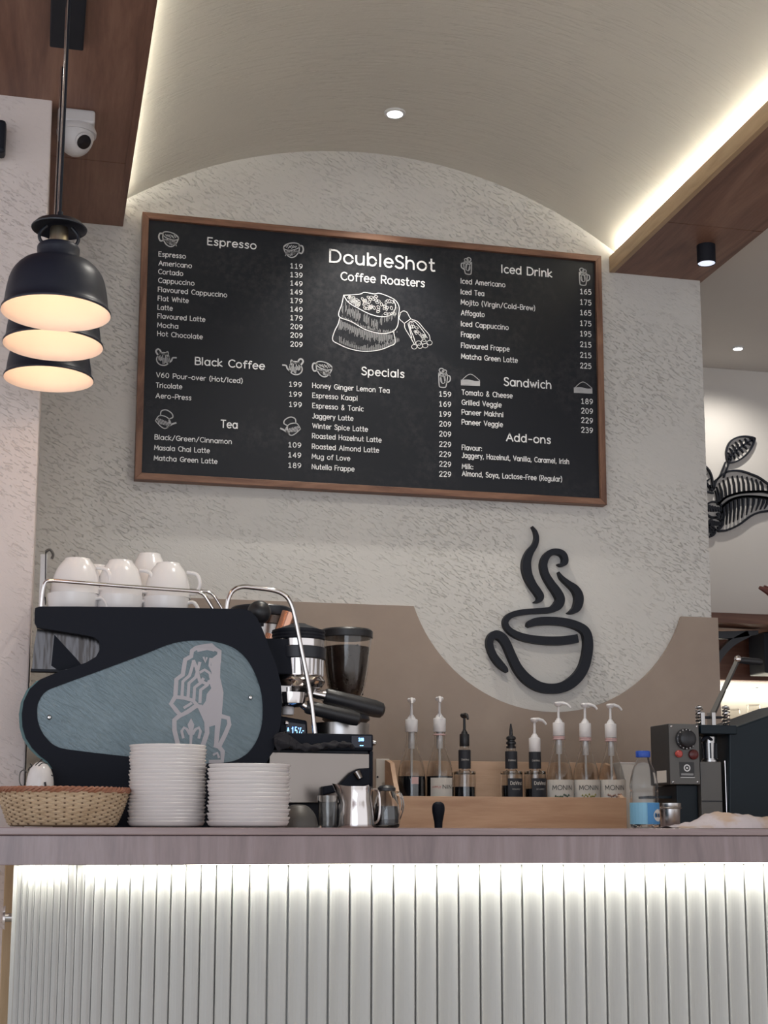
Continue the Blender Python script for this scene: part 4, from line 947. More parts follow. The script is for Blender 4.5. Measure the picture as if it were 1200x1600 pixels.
# drip tray unit
tx0 = P(422, 1200, MY+.01).x; tx1 = P(583, 1200, MY+.01).x; tY = MY+.01
def tz(py): return P(500, py, tY).z
mk('drip_tray', G().box(P(436, 1160, tY).x, tx1, tY, tY+.4, tz(1172), tz(1146)), M['navy'], em, bevel=.003)
mk('tray_side', G().prism([xz(a, b, tY) for a, b in ((421,1182),(426,1175),(577,1178),(577,1254),(421,1254))], tY+.001, tY+.008), M['steel_warm'], em, bevel=.001)
mk('tray_frame', G().box(xz(577.5, 1200, tY)[0], tx1, tY, tY+.4, CZ, tz(1172)), M['navy'], em, bevel=.002)
mk('tray_foot', G().box(tx0, tx1-.01, tY+.02, tY+.38, CZ, tz(1254)), M['black'], em)
mk('tray_body', G().box(tx0+.004, xz(577, 1200, tY)[0]-.001, tY+.009, tY+.38, tz(1254), tz(1172)-.0005), M['black'], em)
s2 = mk('tray_display', G().prism([xz(a, b, tY) for a, b in ((549,1150),(580,1150),(580,1168),(549,1168))], tY-.0025, tY-.0002), M['screen'], em)
write('108', 560, 1158, 568.5, 5, tY-.0032, M['blue_lit'], s2, 'digits', off=.03); write('--', 562, 1167, 568, 5, tY-.0032, M['blue_lit'], s2, 'digits')
q = P(588, 1161, tY+.02); g = G(); g.lathe((tx1, tY+.02, q.z), [(.004, 0), (.0058, .003), (.0058, .009), (.004, .011)], 16, Matrix.Rotation(math.pi/2, 3, 'Y')); mk('tray_knob', g, M['steel'], em, smooth=True)
# tray bracket below
mk('spout_arm', G().prism([xz(a, b, tY-.01) for a, b in ((503,1229),(530,1225),(548,1207),(560,1201),(577,1200),(577,1226),(503,1243))], tY-.022, tY-.001), M['navy'], em, bevel=.003)
g = G(); g.cyl(P(557, 1206, tY-.024), P(563, 1217, tY-.028), .009, .007, 16); mk('spout_nut', g, M['steel_warm'], em, smooth=True)

# cloth on the tray
g = G(); pts = cr([(434,1160,13),(441,1156,17),(452,1160,13),(466,1166,8.5),(490,1168,7.5),(515,1164,7),(538,1163,5.5),(552,1166,4)], 7)
kc_ = mpp(480, 1160, tY); q3 = []
for i, (a_, b_, r_) in enumerate(pts):
    p_ = P(a_, b_, tY-.016); q3.append(Vector((p_.x, tY-.0165-.002*math.sin(i*.9), p_.z)))
g.tube(q3, 1, 22, rs=[p_[2]*kc_ for p_ in pts], flat=.55)
rc = random.Random(8)
for i, v in enumerate(g.v):
    v.z += .0022*math.sin(v.x*210+v.y*260)+.0016*math.sin(v.x*95-v.y*400+2); v.y = min(v.y+.0025*math.sin(v.x*130+v.z*320), tY-.0015)
g.v = [Vector((v.x, v.y if v.y < tY-.002 else tY-.0015, v.z)) for v in g.v]
tw = tag(mk('cleaning_cloth', g, M['towel'], smooth=True), 'dark charcoal cleaning cloth draped along the front of the espresso machine drip tray', 'cloth')
# steel knock cup on tray
x_ = P(535, 1140, tY+.12).x; k = mpp(535, 1140, tY+.12)
g = G(); z0 = tz(1146)+.0004
g.lathe((x_, tY+.14, z0), [(40*k, 0), (44*k, .002), (44*k, P(535, 1131, tY+.14).z-z0), (42*k, P(535, 1131, tY+.14).z-z0), (41*k, .003), (0, .003)], 40); kc = tag(mk('steel_tray_ring', g, M['steel'], smooth=True, origin=(x_, tY+.14, z0)), 'low round steel dosing ring standing on the drip tray under the black handles', 'ring')

# portafilters
def porta(a, b, neck, wid, Y, label, gpx):
    t = thing('portafilter', label, 'portafilter', P(*a, Y), 'portafilters locked in the machine')
    A_, B_ = P(*a, Y), P(*b, Y); k = mpp(*a, Y); d = B_-A_
    pts = [A_+d*s for s in (0, .03, .3, .6, .85, .96, 1)]
    g = G(); g.tube(pts, 1, 20, rs=[r*wid*k for r in (.40, .46, .47, .50, .50, .44, .25)]); mk('handle', g, M['black_plastic'], t, smooth=True)
    g = G(); g.tube([P(*neck, Y), A_+d*.02], 1, 14, rs=[wid*k*.2, wid*k*.32]); mk('neck', g, M['chrome'], t, smooth=True)
    c = P(*neck, Y); g = G(); g.lathe((gx if gpx else c.x-.01, Y, c.z), [(.018, -.016), (.030, -.008), (.033, .010), (.033, .016)], 32); mk('basket_holder', g, M['chrome'], t, smooth=True)
porta((507, 1087), (600, 1111), (474, 1080), 27, MY+.11, 'upper and longer black-handled portafilter locked in the near brew group', True)
porta((478, 1104), (563, 1125), (462, 1094), 23, MY+.045, 'lower black-handled portafilter nearer the camera pointing right', False)

# cups on the machine
def cup_mesh(c, r, h, inv=False, label='', hang=0, root=None):
    prof = [(r*.40, h*.03), (r*.42, 0), (r*.50, 0), (r*.53, h*.05)]+cr([(r*.56, h*.07), (r*.76, h*.26), (r*.90, h*.52), (r*.97, h*.78), (r, h)], 3)+[(r*.965, h), (r*.86, h*.5), (r*.7, h*.25), (0, h*.10)]
    if inv: prof = [(a, h-b) for a, b in prof]
    t = thing('coffee_cup', label, 'cup', c, 'white cups stacked on the machine')
    g = G(); g.lathe(c, prof, 36); mk('body', g, M['porcelain'], t, smooth=True)
    zz = (lambda q: c[2]+(h-q if inv else q)); ca, sa = math.cos(hang), math.sin(hang)
    pts = cr([(r*.93, h*.85), (r*1.22, h*.86), (r*1.42, h*.62), (r*1.28, h*.34), (r*.84, h*.26)], 5)
    g = G(); g.tube([(c[0]+a*ca, c[1]+a*sa, zz(b)) for a, b in pts], .0042, 8); mk('handle', g, M['porcelain'], t, smooth=True)
    return t
tt = P(120, 930, MY+.09).z-.074; CUY = MY+.09
ku = mpp(150, 920, CUY)
specs = [(115, 41, 'left', -.5), (187, 38, 'middle', -.3), (259, 38, 'right', -.35)]
for cxp, rr_, nm, ha in specs:
    x = P(cxp, 930, CUY).x; r = rr_*ku; h = .0738
    cup_mesh((x, CUY, tt), r, h, False, 'upright white cup at the %s of the front row on the machine top' % nm, ha)
    dx = {'left': .006, 'middle': .0, 'right': .004}[nm]
    top_h = P(cxp, {'left': 873, 'middle': 876, 'right': 880}[nm], CUY).z-(tt+h+.0005)
    cup_mesh((x+dx, CUY+.004, tt+h+.0005), r*.985, max(.04, top_h), True, 'upturned white cup stacked on top of the %s front cup' % nm, ha)
CU2 = MY+.19
x = P(232, 930, CU2).x; cup_mesh((x, CU2, tt), 38*ku, .0738, False, 'upright white cup in the second row behind the right front cups', .2)
cup_mesh((x, CU2, tt+.0743), 36*ku, P(232, 866, CU2).z-tt-.0743, True, 'highest white cup stacked in the second row, handle to the right', 0.15)
x = P(150, 930, CU2).x; cup_mesh((x, CU2, tt), 36*ku, .0738, False, 'upright white cup in the second row between left and middle front cups', .2)
cup_mesh((x, CU2, tt+.0743), 33*ku, P(150, 884, CU2).z-tt-.0743, True, 'upturned white cup stacked behind the gap of left and middle front cups', 0.1)
for cc_ in [o for o in COL.objects if o.name.startswith('coffee_cup')][:0]: pass

# dark hinge / grey conduit on wall edge behind the cups
q0 = P(60, 1000, CY-.04); 
tq = thing('wall_bracket', 'thin grey metal strip with dark hook on the pier edge behind the cups', 'bracket', P(68, 940, CY+.1))
g = G(); xx = P(70, 920, CY+.12).x; g.box(xx-.012, xx+.002, CY+.1, CY+.105, P(70, 950, CY+.1).z, P(70, 866, CY+.1).z); mk('strip', g, M['steel_warm'], tq)
g = G(); g.tube(cr([P(71, 945, CY+.098), P(71, 900, CY+.098), P(71.5, 862, CY+.098)], 3), .0012, 6); mk('rod', g, M['black'], tq)
g = G(); g.tube(cr([P(71.5, 862, CY+.098), P(78, 859, CY+.098), P(83, 866, CY+.098), P(81, 873, CY+.098)], 4), .0035, 6); mk('hook', g, M['gunmetal'], tq, smooth=True)

# ------------------------------------------------------------------ grinder behind
GY = 3.62; gxx = P(541, 1050, GY).x; k = mpp(541, 1030, GY)
gr = thing('coffee_grinder', 'coffee grinder with black-lidded clear hopper full of dark roasted beans behind the portafilters', 'grinder', (gxx, GY, CZ))
def gz(py): return P(541, py, GY).z
g = G(); g.lathe((gxx, GY, 0), [(39.5*k, gz(998)), (40.5*k, gz(997)), (40.5*k, gz(987)), (38*k, gz(984.5)), (0, gz(984))], 40); mk('hopper_lid', g, M['black_plastic'], gr, smooth=True)
g = G(); g.lathe((gxx, GY, 0), cr([(20*k, gz(1095)), (27*k, gz(1080)), (33*k, gz(1050)), (37*k, gz(1015)), (39*k, gz(998))], 4)+[(37.8*k, gz(998)), (36*k, gz(1014)), (32*k, gz(1050)), (26*k, gz(1079)), (19*k, gz(1094))], 40, cap0=False, cap1=False); mk('hopper', g, M['glass'], gr, smooth=True)
g = G(); g.lathe((gxx, GY, 0), [(19*k, gz(1094)), (25*k, gz(1080)), (31*k, gz(1050)), (35*k, gz(1012)), (25*k, gz(1010)), (0, gz(1009))], 40); mk('beans', g, M['beans'], gr, smooth=True)
g = G()
for i in range(260):
    a = rnd.uniform(0, 6.28); v = rnd.random(); py = 1085-73*v; r = (25+10*v)*k
    p = Vector((gxx+r*math.cos(a)*.985, GY+r*math.sin(a)*.985, gz(py))); d = Vector((-math.sin(a), math.cos(a), rnd.uniform(-1, 1))).normalized()
    g.tube([p-d*.004, p-d*.002, p+d*.002, p+d*.004], 1, 5, rs=[.0008, .0026, .0026, .0008])
o = mk('bean_layer', g, M['beans'], gr, smooth=True); o['kind'] = 'stuff'
g = G(); g.lathe((gxx, GY, 0), [(.07, CZ), (.07, CZ+.02), (.05, CZ+.03), (.05, gz(1130)), (.06, gz(1125)), (.055, gz(1100)), (20*k, gz(1095))], 36); mk('body', g, M['black_metal'], gr, smooth=True)

# wall socket plate
q0 = P(587, 1232, WY-.014); q1 = P(608, 1186, WY-.014)
sk_ = thing('socket_plate', 'beige rectangular switch plate on the tan panel left of the syrup rack', 'socket', (q0.x, WY-.012, q0.z))
mk('plate', G().box(q0.x, q1.x, WY-.019, WY-.012, q0.z, q1.z), M['label'], sk_, bevel=.0015)
g = G(); g.lathe(P(588+2, 1214, WY-.019), [(.0028, -.001), (.0028, .0008)], 12, Matrix.Rotation(math.pi/2, 3, 'X')); mk('button', g, M['black'], sk_)

# ------------------------------------------------------------------ things on the bar behind: pitcher, tumbler, carafe, tamper...
bz0 = ztop+.0003
def zrel(px, py, Y): return P(px, py, Y).z
PYY = 3.03; x = P(556, 1260, PYY).x; k = mpp(556, 1260, PYY); hP = zrel(556, 1229, PYY)-bz0
pt = thing('milk_pitcher', 'polished steel milk pitcher with spout on the bar right of the saucers', 'pitcher', (x, PYY, bz0))
g = G(); prof = cr([(27*k, 0), (28.5*k, .004), (27.5*k, hP*.4), (24.5*k, hP*.75), (25.5*k, hP)], 5); ins = [(a-.0012, b) for a, b in prof[::-1] if b > .005]
g.lathe((x, PYY, bz0), prof+ins+[(0, .004)], 44)
for v in g.v:
    hh_ = (v.z-bz0)/hP; ang = math.atan2(v.y-PYY, v.x-x)
    if hh_ > .6:
        d_ = math.cos(ang-math.pi*.93)
        if d_ > .55: e = (d_-.55)/.45*(hh_-.6)/.4; v.x -= .016*e; v.z += .006*e
mk('body', g, M['chrome'], pt, smooth=True)
g = G(); g.tube(cr([(x+25*k, PYY, bz0+hP*.93), (x+34*k, PYY-.004, bz0+hP*.9), (x+37*k, PYY-.004, bz0+hP*.6), (x+35*k, PYY-.004, bz0+hP*.2), (x+28*k, PYY, bz0+hP*.1)], 5), .0028, 8, flat=1.6); mk('handle', g, M['chrome'], pt, smooth=True)
x = P(512, 1260, 3.03).x; tumbler((x, 3.03, bz0), 13.5*k, 15.5*k, zrel(512, 1243, 3.03)-bz0, 'tumbler', 'small clear shot glass on the bar left of the steel milk pitcher')
# dark rounded bowl behind stack
x = P(466, 1275, 3.04).x; g = G(); hB = zrel(466, 1257, 3.04)-bz0
g.lathe((x, 3.04, bz0), cr([(30*k, 0), (31*k, .003), (26*k, hB*.55), (14*k, hB*.93), (0.0001, hB)], 4), 36); tag(mk('upturned_bowl', g, M['gunmetal'], smooth=True, origin=(x, 3.04, bz0)), 'dark grey upturned bowl on the bar between saucers and shot glass', 'bowl')
# carafe
x = P(604, 1260, 3.05).x; hC = zrel(604, 1226, 3.05)-bz0
ca = thing('glass_carafe', 'glass carafe with dark lid and clear handle right of the milk pitcher', 'carafe', (x, 3.05, bz0))
prof = cr([(16*k, 0), (20*k, .004), (21*k, hC*.3), (18*k, hC*.62), (13*k, hC*.85)], 4); g = G(); g.lathe((x, 3.05, bz0), prof+[(a-.0015, b) for a, b in prof[::-1] if b > .004]+[(0, .004)], 36); mk('body', g, M['glass'], ca, smooth=True)
g = G(); g.lathe((x, 3.05, bz0), [(0, .0045), (18.5*k, .006), (19*k, hC*.3), (17*k, hC*.5), (0, hC*.51)], 32); mk('coffee', g, M['liquid'], ca, smooth=True)
g = G(); g.lathe((x, 3.05, bz0+hC*.855), [(14*k, 0), (14*k, .006), (10*k, hC*.12), (0, hC*.14)], 32); mk('lid', g, M['black_plastic'], ca, smooth=True)
g = G(); g.tube(cr([(x+13*k, 3.05, bz0+hC*.82), (x+21*k, 3.045, bz0+hC*.78), (x+25*k, 3.045, bz0+hC*.5), (x+20*k, 3.05, bz0+hC*.2)], 5), .003, 8); mk('handle', g, M['glass'], ca, smooth=True)
# tamper handle standing behind the bar
TYY = 3.2; x = P(685, 1270, TYY).x; k = mpp(685, 1270, TYY)
tm = thing('tamper', 'dark bulb-handled tamper standing in front of the wooden syrup rack', 'tamper', (x, TYY, CZ))
g = G(); g.lathe((x, TYY, 0), [(.027, CZ), (.029, CZ+.002), (.029, CZ+.018), (.012, CZ+.024), (.008, CZ+.04)], 32); mk('base', g, M['steel'], tm, smooth=True)
zc_ = P(685, 1253, TYY).z
g = G(); g.lathe((x, TYY, 0), cr([(.0075, CZ+.04), (6*k, P(685, 1292, TYY).z), (7.5*k, P(685, 1279, TYY).z), (9.6*k, P(685, 1266, TYY).z), (8.6*k, P(685, 1257, TYY).z), (4*k, zc_), (.0001, zc_)], 4), 28); mk('handle', g, M['navy'], tm, smooth=True)

# white doodled jar behind basket
JY = 3.155; x = P(63, 1215, JY).x; k = mpp(63, 1215, JY); zj = P(63, 1192, JY).z
jr = thing('ceramic_jar', 'pale glazed jar with thin black line drawings behind the wicker basket', 'jar', (x, JY, CZ))
g = G(); H = zj-CZ; g.lathe((x, JY, CZ), cr([(.022, 0), (.025, .004), (.0285, H*.4), (.029, H*.75), (.024, H*.92), (.010, H), (.0001, H)], 4), 32); jb = mk('body', g, M['porcelain'], jr, smooth=True)
g = G()
def jw(pts, w_=.0011):
    g.tube(cr([P(a, b, JY-.031) for a, b in pts], 4), w_, 5)
jw([(44,1204),(46,1200),(50,1197),(47,1193)]); jw([(55,1196),(62,1190),(66,1186)]); jw([(60,1197),(67,1192),(75,1194)]); jw([(70,1222),(71,1228),(72,1232)], .0022); jw([(80,1211),(84,1213)])
mk('line_drawing', g, M['ink'], jr)
g = G(); g.tube(cr([(x-.026, JY, P(33, 1232, JY).z), (x-.040, JY, P(33, 1225, JY).z), (x-.041, JY, P(33, 1208, JY).z), (x-.033, JY, P(38, 1203, JY).z), (x-.027, JY, P(41, 1208, JY).z)], 5), .0014, 6); mk('wire_handle', g, M['gunmetal'], jr)

# ------------------------------------------------------------------ syrup rack and bottles
TF = 3.79; TB = 3.93
rx0 = P(622, 1260, TF).x; rx1 = P(979, 1260, TF).x
rf = P(800, 1245, TF).z; rbk = P(780, 1190, TB).z
rack = thing('syrup_rack', 'long pale wooden rack holding the syrup bottles against the tan panel', 'rack', ((rx0+rx1)/2, 3.86, CZ))
floorz = P(874, 1155, 3.86).z-.30
mk('front_board', G().box(rx0, rx1, TF, TF+.012, CZ, rf), M['tray_wood'], rack, bevel=.001)
mk('back_board', G().box(rx0-.0, rx1, TB, TB+.012, CZ, rbk), M['tray_wood'], rack, bevel=.001)
def side_shape(x):
    g = G(); pr = [(TF+.012, CZ), (TF+.012, rf), (TF+.03, rf+.008), (TF+.06, rf+.045), (TF+.09, rbk-.01), (TB, rbk), (TB, CZ)]
    vs = [(x, a, b) for a, b in pr]+[(x+.012, a, b) for a, b in pr]; n = len(pr)
    g.add(vs, [tuple(range(n)), tuple(range(2*n-1, n-1, -1))]+[(i, (i+1) % n, (i+1) % n+n, i+n) for i in range(n)]); return g
mk('side_board', side_shape(rx0), M['tray_wood'], rack); mk('side_board', side_shape(rx1-.012), M['tray_wood'], rack)
floorz = max(floorz, CZ+.004)
mk('bottom_board', G().box(rx0+.0125, rx1-.0125, TF+.0125, TB-.0005, floorz-.01, floorz-.0002), M['tray_wood'], rack)
BYc = 3.86
def pump(t, x, Y, zc, cap_h, cap_r, rod_h, head, mt, nz):
    """cap from zc upward, rod, head with nozzle angle nz (radians, 0 = +X)"""
    g = G(); g.lathe((x, Y, zc), [(cap_r*.96, 0), (cap_r, .001), (cap_r, cap_h-.002), (cap_r*.92, cap_h), (cap_r*.66, cap_h+.001), (cap_r*.6, cap_h+.005), (cap_r*.38, cap_h+.009), (cap_r*.34, cap_h+.012)], 28); c = mk('pump_cap', g, mt, t, smooth=True)
    g = G(); g.cyl((x, Y, zc+cap_h+.01), (x, Y, zc+cap_h+.01+rod_h), .0038, .0034, 12); mk('pump_rod', g, mt, c, smooth=True)
    zh = zc+cap_h+.01+rod_h; ca_, sa_ = math.cos(nz), math.sin(nz)
    g = G(); g.lathe((x, Y, zh-.004), [(.006, 0), (.0105, .004), (.0115, .009), (.009, .0125), (0, .013)], 20)
    g.tube([(x+ca_*a, Y+sa_*a, zh+b) for a, b in ((-.004, .004), (.012, .005), (.024, .002), (.031, -.004), (.034, -.009))], 1, 10, rs=[.0055, .0052, .0042, .0034, .003])
    mk('pump_head', g, mt, c, smooth=True)
def bottle_lathe(t, x, Y, z0, zn, prof, mtg, wallth=.0022):
    H = zn-z0
    pr = cr([(a, b*H) for a, b in prof], 5)
    g = G(); g.lathe((x, Y, z0), pr+[(max(a-wallth, .001), b) for a, b in pr[::-1] if b > .006]+[(0, .006)], 40)
    return mk('glass_body', g, mtg, t, smooth=True), pr
round_prof = [(.030, 0), (.036, .012), (.0375, .03), (.0378, .5), (.037, .6), (.0325, .70), (.023, .80), (.0155, .885), (.0145, .95), (.0155, .985), (.0155, 1)]
def label_strip(parent, x, Y, r, z0, z1, a0, a1, mt, name='label'):
    g = G(); n = 20; vs = []
    for rr_ in (r, r+.0006):
        for z in (z0, z1):
            for i in range(n+1):
                a = a0+(a1-a0)*i/n; vs.append((x+rr_*math.cos(a), Y+rr_*math.sin(a), z))
    m = n+1; fs = []
    for i in range(n): fs += [(i, i+1, m+i+1, m+i), (2*m+i, 3*m+i, 3*m+i+1, 2*m+i+1), (i, 2*m+i, 2*m+i+1, i+1), (m+i, m+i+1, 3*m+i+1, 3*m+i)]
    fs += [(0, m, 3*m, 2*m), (n, 2*m+n, 3*m+n, m+n)]
    return mk(name, G().add(vs, fs), mt, parent)
def curved_text(s, parent, x, Y, r, zb, amid, width, cap, mt, off=.01):
    """single-stroke lettering wrapped round a bottle of radius r"""
    st = chalk_strokes(s); xs = [a for t in st for a, b in t]; mn, mx = min(xs), max(xs); sx = width/(mx-mn); lw = cap*(.11+off*4)
    g = G()
    for i, t in enumerate(st):
        segs = [t] if len(t) > 5 else [[u, v] for u, v in zip(t[:-1], t[1:])]
        for sg_ in segs:
            h = G(); flat_strip(h, [((a-mn)*sx-width/2, b*cap, lw) for a, b in sg_], 0)
            rr = r+.0009+.00001*i
            g.add([(x+rr*math.cos(amid+v.x/r), Y+rr*math.sin(amid+v.x/r), zb+v.z) for v in h.v], h.f)
    return mk('lettering', g, mt, parent)
def monin(cxp, headpy, cappy, capbot, nz, label, art):
    Y = BYc; x = P(cxp, 1200, Y).x; zn = P(cxp, capbot-3, Y).z
    t = thing('syrup_bottle', label, 'bottle', (x, Y, floorz), 'clear syrup bottles with white pumps and cream labels')
    body, pr = bottle_lathe(t, x, Y, floorz, zn, round_prof, M['glass'])
    g = G(); g.lathe((x, Y, P(cxp, capbot, Y).z-.0105), [(.0162, 0), (.0168, .001), (.0168, .003), (.0158, .004), (.0158, .006), (.0168, .007), (.0168, .0095)], 28); mk('neck_ring', g, M['pink'], t, smooth=True)
    zc = P(cxp, capbot, Y).z; ztop_ = P(cxp, cappy, Y).z; zh = P(cxp, headpy, Y).z
    pump(t, x, Y, zc, ztop_-zc, .0165, zh-ztop_-.022, None, M['white_plastic'], nz)
    g = G(); g.cyl((x, Y, floorz+.01), (x, Y, zn-.001), .0032, seg=10); g.cyl((x, Y, zn-.055), (x, Y, zn-.0), .0085, seg=12); mk('dip_tube', g, M['white_plastic'], t, smooth=True)
    z1 = P(cxp, 1218, Y-.037).z; zl0 = z1-.085; vang = -math.pi/2-math.atan2(x, Y)*.4
    lb = label_strip(t, x, Y, .0381, zl0, z1, vang-1.28, vang+1.28, M['label'])
    curved_text('MONIN', lb, x, Y, .0387, P(cxp, 1234, Y-.037).z, vang, .055, .012, M['ink'], .006)
    g = G()
    for i in range(9):
        a = vang-.5+i*.12; zz = P(cxp, 1243, Y-.037).z+rnd.uniform(-.004, .003)
        g.lathe((x+.0388*math.cos(a), Y+.0388*math.sin(a), zz), [(.0001, -.003), (.003, 0), (.0001, .004)], 6)
    mk('label_picture', g, art, lb)
    return t
art1 = mat('green_print', (.05, .09, .06), .7); art2 = mat('olive_print', (.26, .25, .07), .7); art3 = mat('brown_print', (.26, .14, .11), .7)
monin(874, 1095, 1129, 1150, -.5, 'clear syrup bottle with cream label printed dark green, leftmost of the three cream-label bottles', art1)
monin(915.5, 1097, 1130, 1152, -.3, 'clear syrup bottle with yellow flower print, middle of the three cream-label bottles', art2)
monin(955.5, 1098, 1131, 1153, 0.0, 'clear syrup bottle with brown printed label at the right end of the rack', art3)
def syrup_left(cxp, label, liq, headpy, cappy, capbot, lblpx=None):
    Y = BYc; x = P(cxp, 1200, Y).x; zn = P(cxp, capbot-3, Y).z
    t = thing('syrup_bottle', label, 'bottle', (x, Y, floorz), None)
    bottle_lathe(t, x, Y, floorz, zn, round_prof, M['glass'])
    zl = P(cxp, 1212, Y).z
    g = G(); g.lathe((x, Y, floorz), [(0, .0065), (.030, .007), (.0346, .02), (.0348, zl-floorz-.002), (0, zl-floorz)], 36); mk('syrup', g, M[liq], t, smooth=True)
    zc = P(cxp, capbot, Y).z; ztop_ = P(cxp, cappy, Y).z; zh = P(cxp, headpy, Y).z
    pump(t, x, Y, zc, ztop_-zc, .0172, zh-ztop_-.022, None, M['white_plastic'], -math.pi/2-.2)
    g = G(); g.cyl((x, Y, zl), (x, Y, zn), .0032, seg=10); g.cyl((x, Y, zn-.05), (x, Y, zn), .0085, seg=12); mk('dip_tube', g, M['white_plastic'], t, smooth=True)
    return t, x, Y
t, x, Y = syrup_left(643, 'dark syrup bottle with white pump and pink sticker at the left rack end', 'liquid', 1089, 1124, 1144)
label_strip(t, x, Y, .0381, P(643, 1225, Y-.037).z, P(643, 1214, Y-.037).z, -math.pi/2-.25, -math.pi/2+.25, M['pink'], 'sticker')
t, x, Y = syrup_left(687, 'syrup bottle with white pump and torn cream label, second from left in rack', 'liquid', 1087, 1122, 1144)
lb = label_strip(t, x, Y, .0381, P(687, 1245, Y-.037).z-.03, P(687, 1215, Y-.037).z, -math.pi/2-.95, -math.pi/2+.75, M['label'])
curved_text('NIN', lb, x, Y, .0387, P(690, 1232, Y-.037).z, -math.pi/2+.28, .026, .0095, M['ink'], .01)
curved_text('APPLE', lb, x, Y, .0387, P(680, 1231, Y-.037).z, -math.pi/2-.5, .024, .0045, M['red'], .01)
g = G(); g.lathe((x, Y, P(687, 1147, Y).z-.004), [(.016, 0), (.0168, .001), (.0168, .003), (.016, .004)], 24); mk('neck_ring', g, M['pink'], t, smooth=True)
# small square-shouldered sauce bottles
sq_prof = [(.024, 0), (.030, .01), (.031, .05), (.031, .43), (.029, .47), (.0155, .50), (.0135, .52), (.0158, .55), (.0160, .95), (.0135, .97), (.0135, 1)]
def sauce(cxp, label, capbot, liquid_py, kind, lab_px, mt, headpy, cappy, nz=0.0):
    Y = BYc; x = P(cxp, 1200, Y).x; zn = P(cxp, capbot, Y).z
    t = thing('sauce_bottle', label, 'bottle', (x, Y, floorz), None)
    H = zn-floorz; shoulder = (P(cxp, 1205, Y).z-floorz)/H
    prof = [(.024, 0), (.029, .01), (.030, .05), (.030, shoulder-.06), (.0285, shoulder-.03), (.0165, shoulder), (.0140, shoulder+.02), (.0155, shoulder+.06), (.0158, .93), (.0130, .97), (.0130, 1)]
    bottle_lathe(t, x, Y, floorz, zn, prof, M['glass'])
    zl = P(cxp, liquid_py, Y).z
    g = G(); g.lathe((x, Y, floorz), [(0, .0065), (.025, .007), (.0272, .02), (.0272, zl-floorz-.001), (0, zl-floorz)], 32); mk('sauce', g, M['liquid'], t, smooth=True)
    nl = label_strip(t, x, Y, .0161, P(cxp, lab_px[1], Y).z, P(cxp, lab_px[0], Y).z, -math.pi*.999, math.pi*.999, M['label_black'], 'neck_label')
    curved_text('DaVinci', nl, x, Y, .0166, P(cxp, (lab_px[0]+lab_px[1])/2+2, Y).z, -math.pi/2-.15, .02, .0045, M['label'], .005)
    if kind != 'plain':
        fl = label_strip(t, x, Y, .0303, P(cxp, 1246, Y).z-.02, P(cxp, 1216, Y-.03).z, -math.pi/2-.65, -math.pi/2+1.0, M['label_black'])
        curved_text('DaVinci', fl, x, Y, .0309, P(cxp, 1226, Y-.03).z, -math.pi/2+.15, .034, .0085, M['label'], .012)
        curved_text('GOURMET', fl, x, Y, .0309, P(cxp, 1234, Y-.03).z, -math.pi/2+.15, .024, .0032, M['label'], .0)
    zc = zn-.004; 
    if mt:
        ztop_ = P(cxp, cappy, Y).z; zh = P(cxp, headpy, Y).z
        pump(t, x, Y, zc, ztop_-zc, .0135 if mt != M['white_plastic'] else .0162, zh-ztop_-.022, None, mt, nz)
    else:
        g = G(); g.lathe((x, Y, zc), [(.013, 0), (.0135, .005), (.010, .007), (.010, .010), (.0135, .012), (.0135, .017), (.010, .019), (.010, .023), (.0140, .025), (.0125, .031), (.006, .035)], 24); c = mk('pourer', g, M['black_plastic'], t, smooth=True)
        g = G(); zt_ = P(cxp, 1131, Y).z; g.tube([(x, Y, zc+.034), (x, Y, zc+.05), (x, Y, zt_)], 1, 12, rs=[.0052, .0045, .0022]); mk('spout', g, M['black_plastic'], c, smooth=True)
    return t
sauce(726, 'small clear bottle with black pump and black neck label', 1164, 1229, 'plain', (1172, 1201), M['black_plastic'], 1113, 1147, -math.pi/2)
sauce(799, 'sauce bottle with slim black pouring spout and black front label', 1167, 1227, 'front', (1174, 1201), None, 0, 0)
sauce(836, 'sauce bottle with white pump pointing right and black front label', 1174, 1232, 'front', (1175, 1201), M['white_plastic'], 1120, 1153, 0.0)

# white card box right of the rack
q0 = P(985, 1200, 3.84); q1 = P(1024, 1200, 3.84)
cb = thing('card_box', 'plain white card box standing behind the water bottle', 'box', ((q0.x+q1.x)/2, 3.86, CZ))
mk('carton', G().box(rx1+.004, q1.x, 3.84, 3.90, CZ, P(1000, 1193, 3.84).z), M['label'], cb, bevel=.001)
mk('lid_flap', G().box(rx1+.004, q1.x, 3.838, 3.90, P(1000, 1193, 3.84).z, P(1000, 1191.5, 3.84).z), M['white_plastic'], cb)

# ------------------------------------------------------------------ water bottle on the bar
WYb = 2.98; x = P(1006, 1230, WYb).x; k = mpp(1006, 1230, WYb); H = P(1004, 1179, WYb).z-bz0
wb = thing('water_bottle', 'clear plastic water bottle with blue cap and blue label on the bar', 'bottle', (x, WYb, bz0))
rw = 20.5*k
prof = cr([(rw*.8, 0), (rw*.98, .004), (rw, H*.12), (rw*.93, H*.16), (rw, H*.2), (rw, H*.46), (rw*.93, H*.5), (rw, H*.54), (rw*.98, H*.62), (rw*.8, H*.78), (rw*.52, H*.90), (rw*.44, H*.95), (rw*.44, H)], 3)
g = G(); g.lathe((x, WYb, bz0), prof+[(a-.0006, b) for a, b in prof[::-1] if b > .004]+[(0, .003)], 36); mk('body', g, M['pet'], wb, smooth=True)
g = G(); g.lathe((x, WYb, bz0+H-.006), [(rw*.50, 0), (rw*.52, .001), (rw*.52, .012), (rw*.48, .0135), (0, .0137)], 28); mk('cap', g, M['cap_blue'], wb, smooth=True)
zl0, zl1 = P(1006, 1288, WYb-.02).z, P(1006, 1254, WYb-.02).z
vang = -math.pi/2-.3
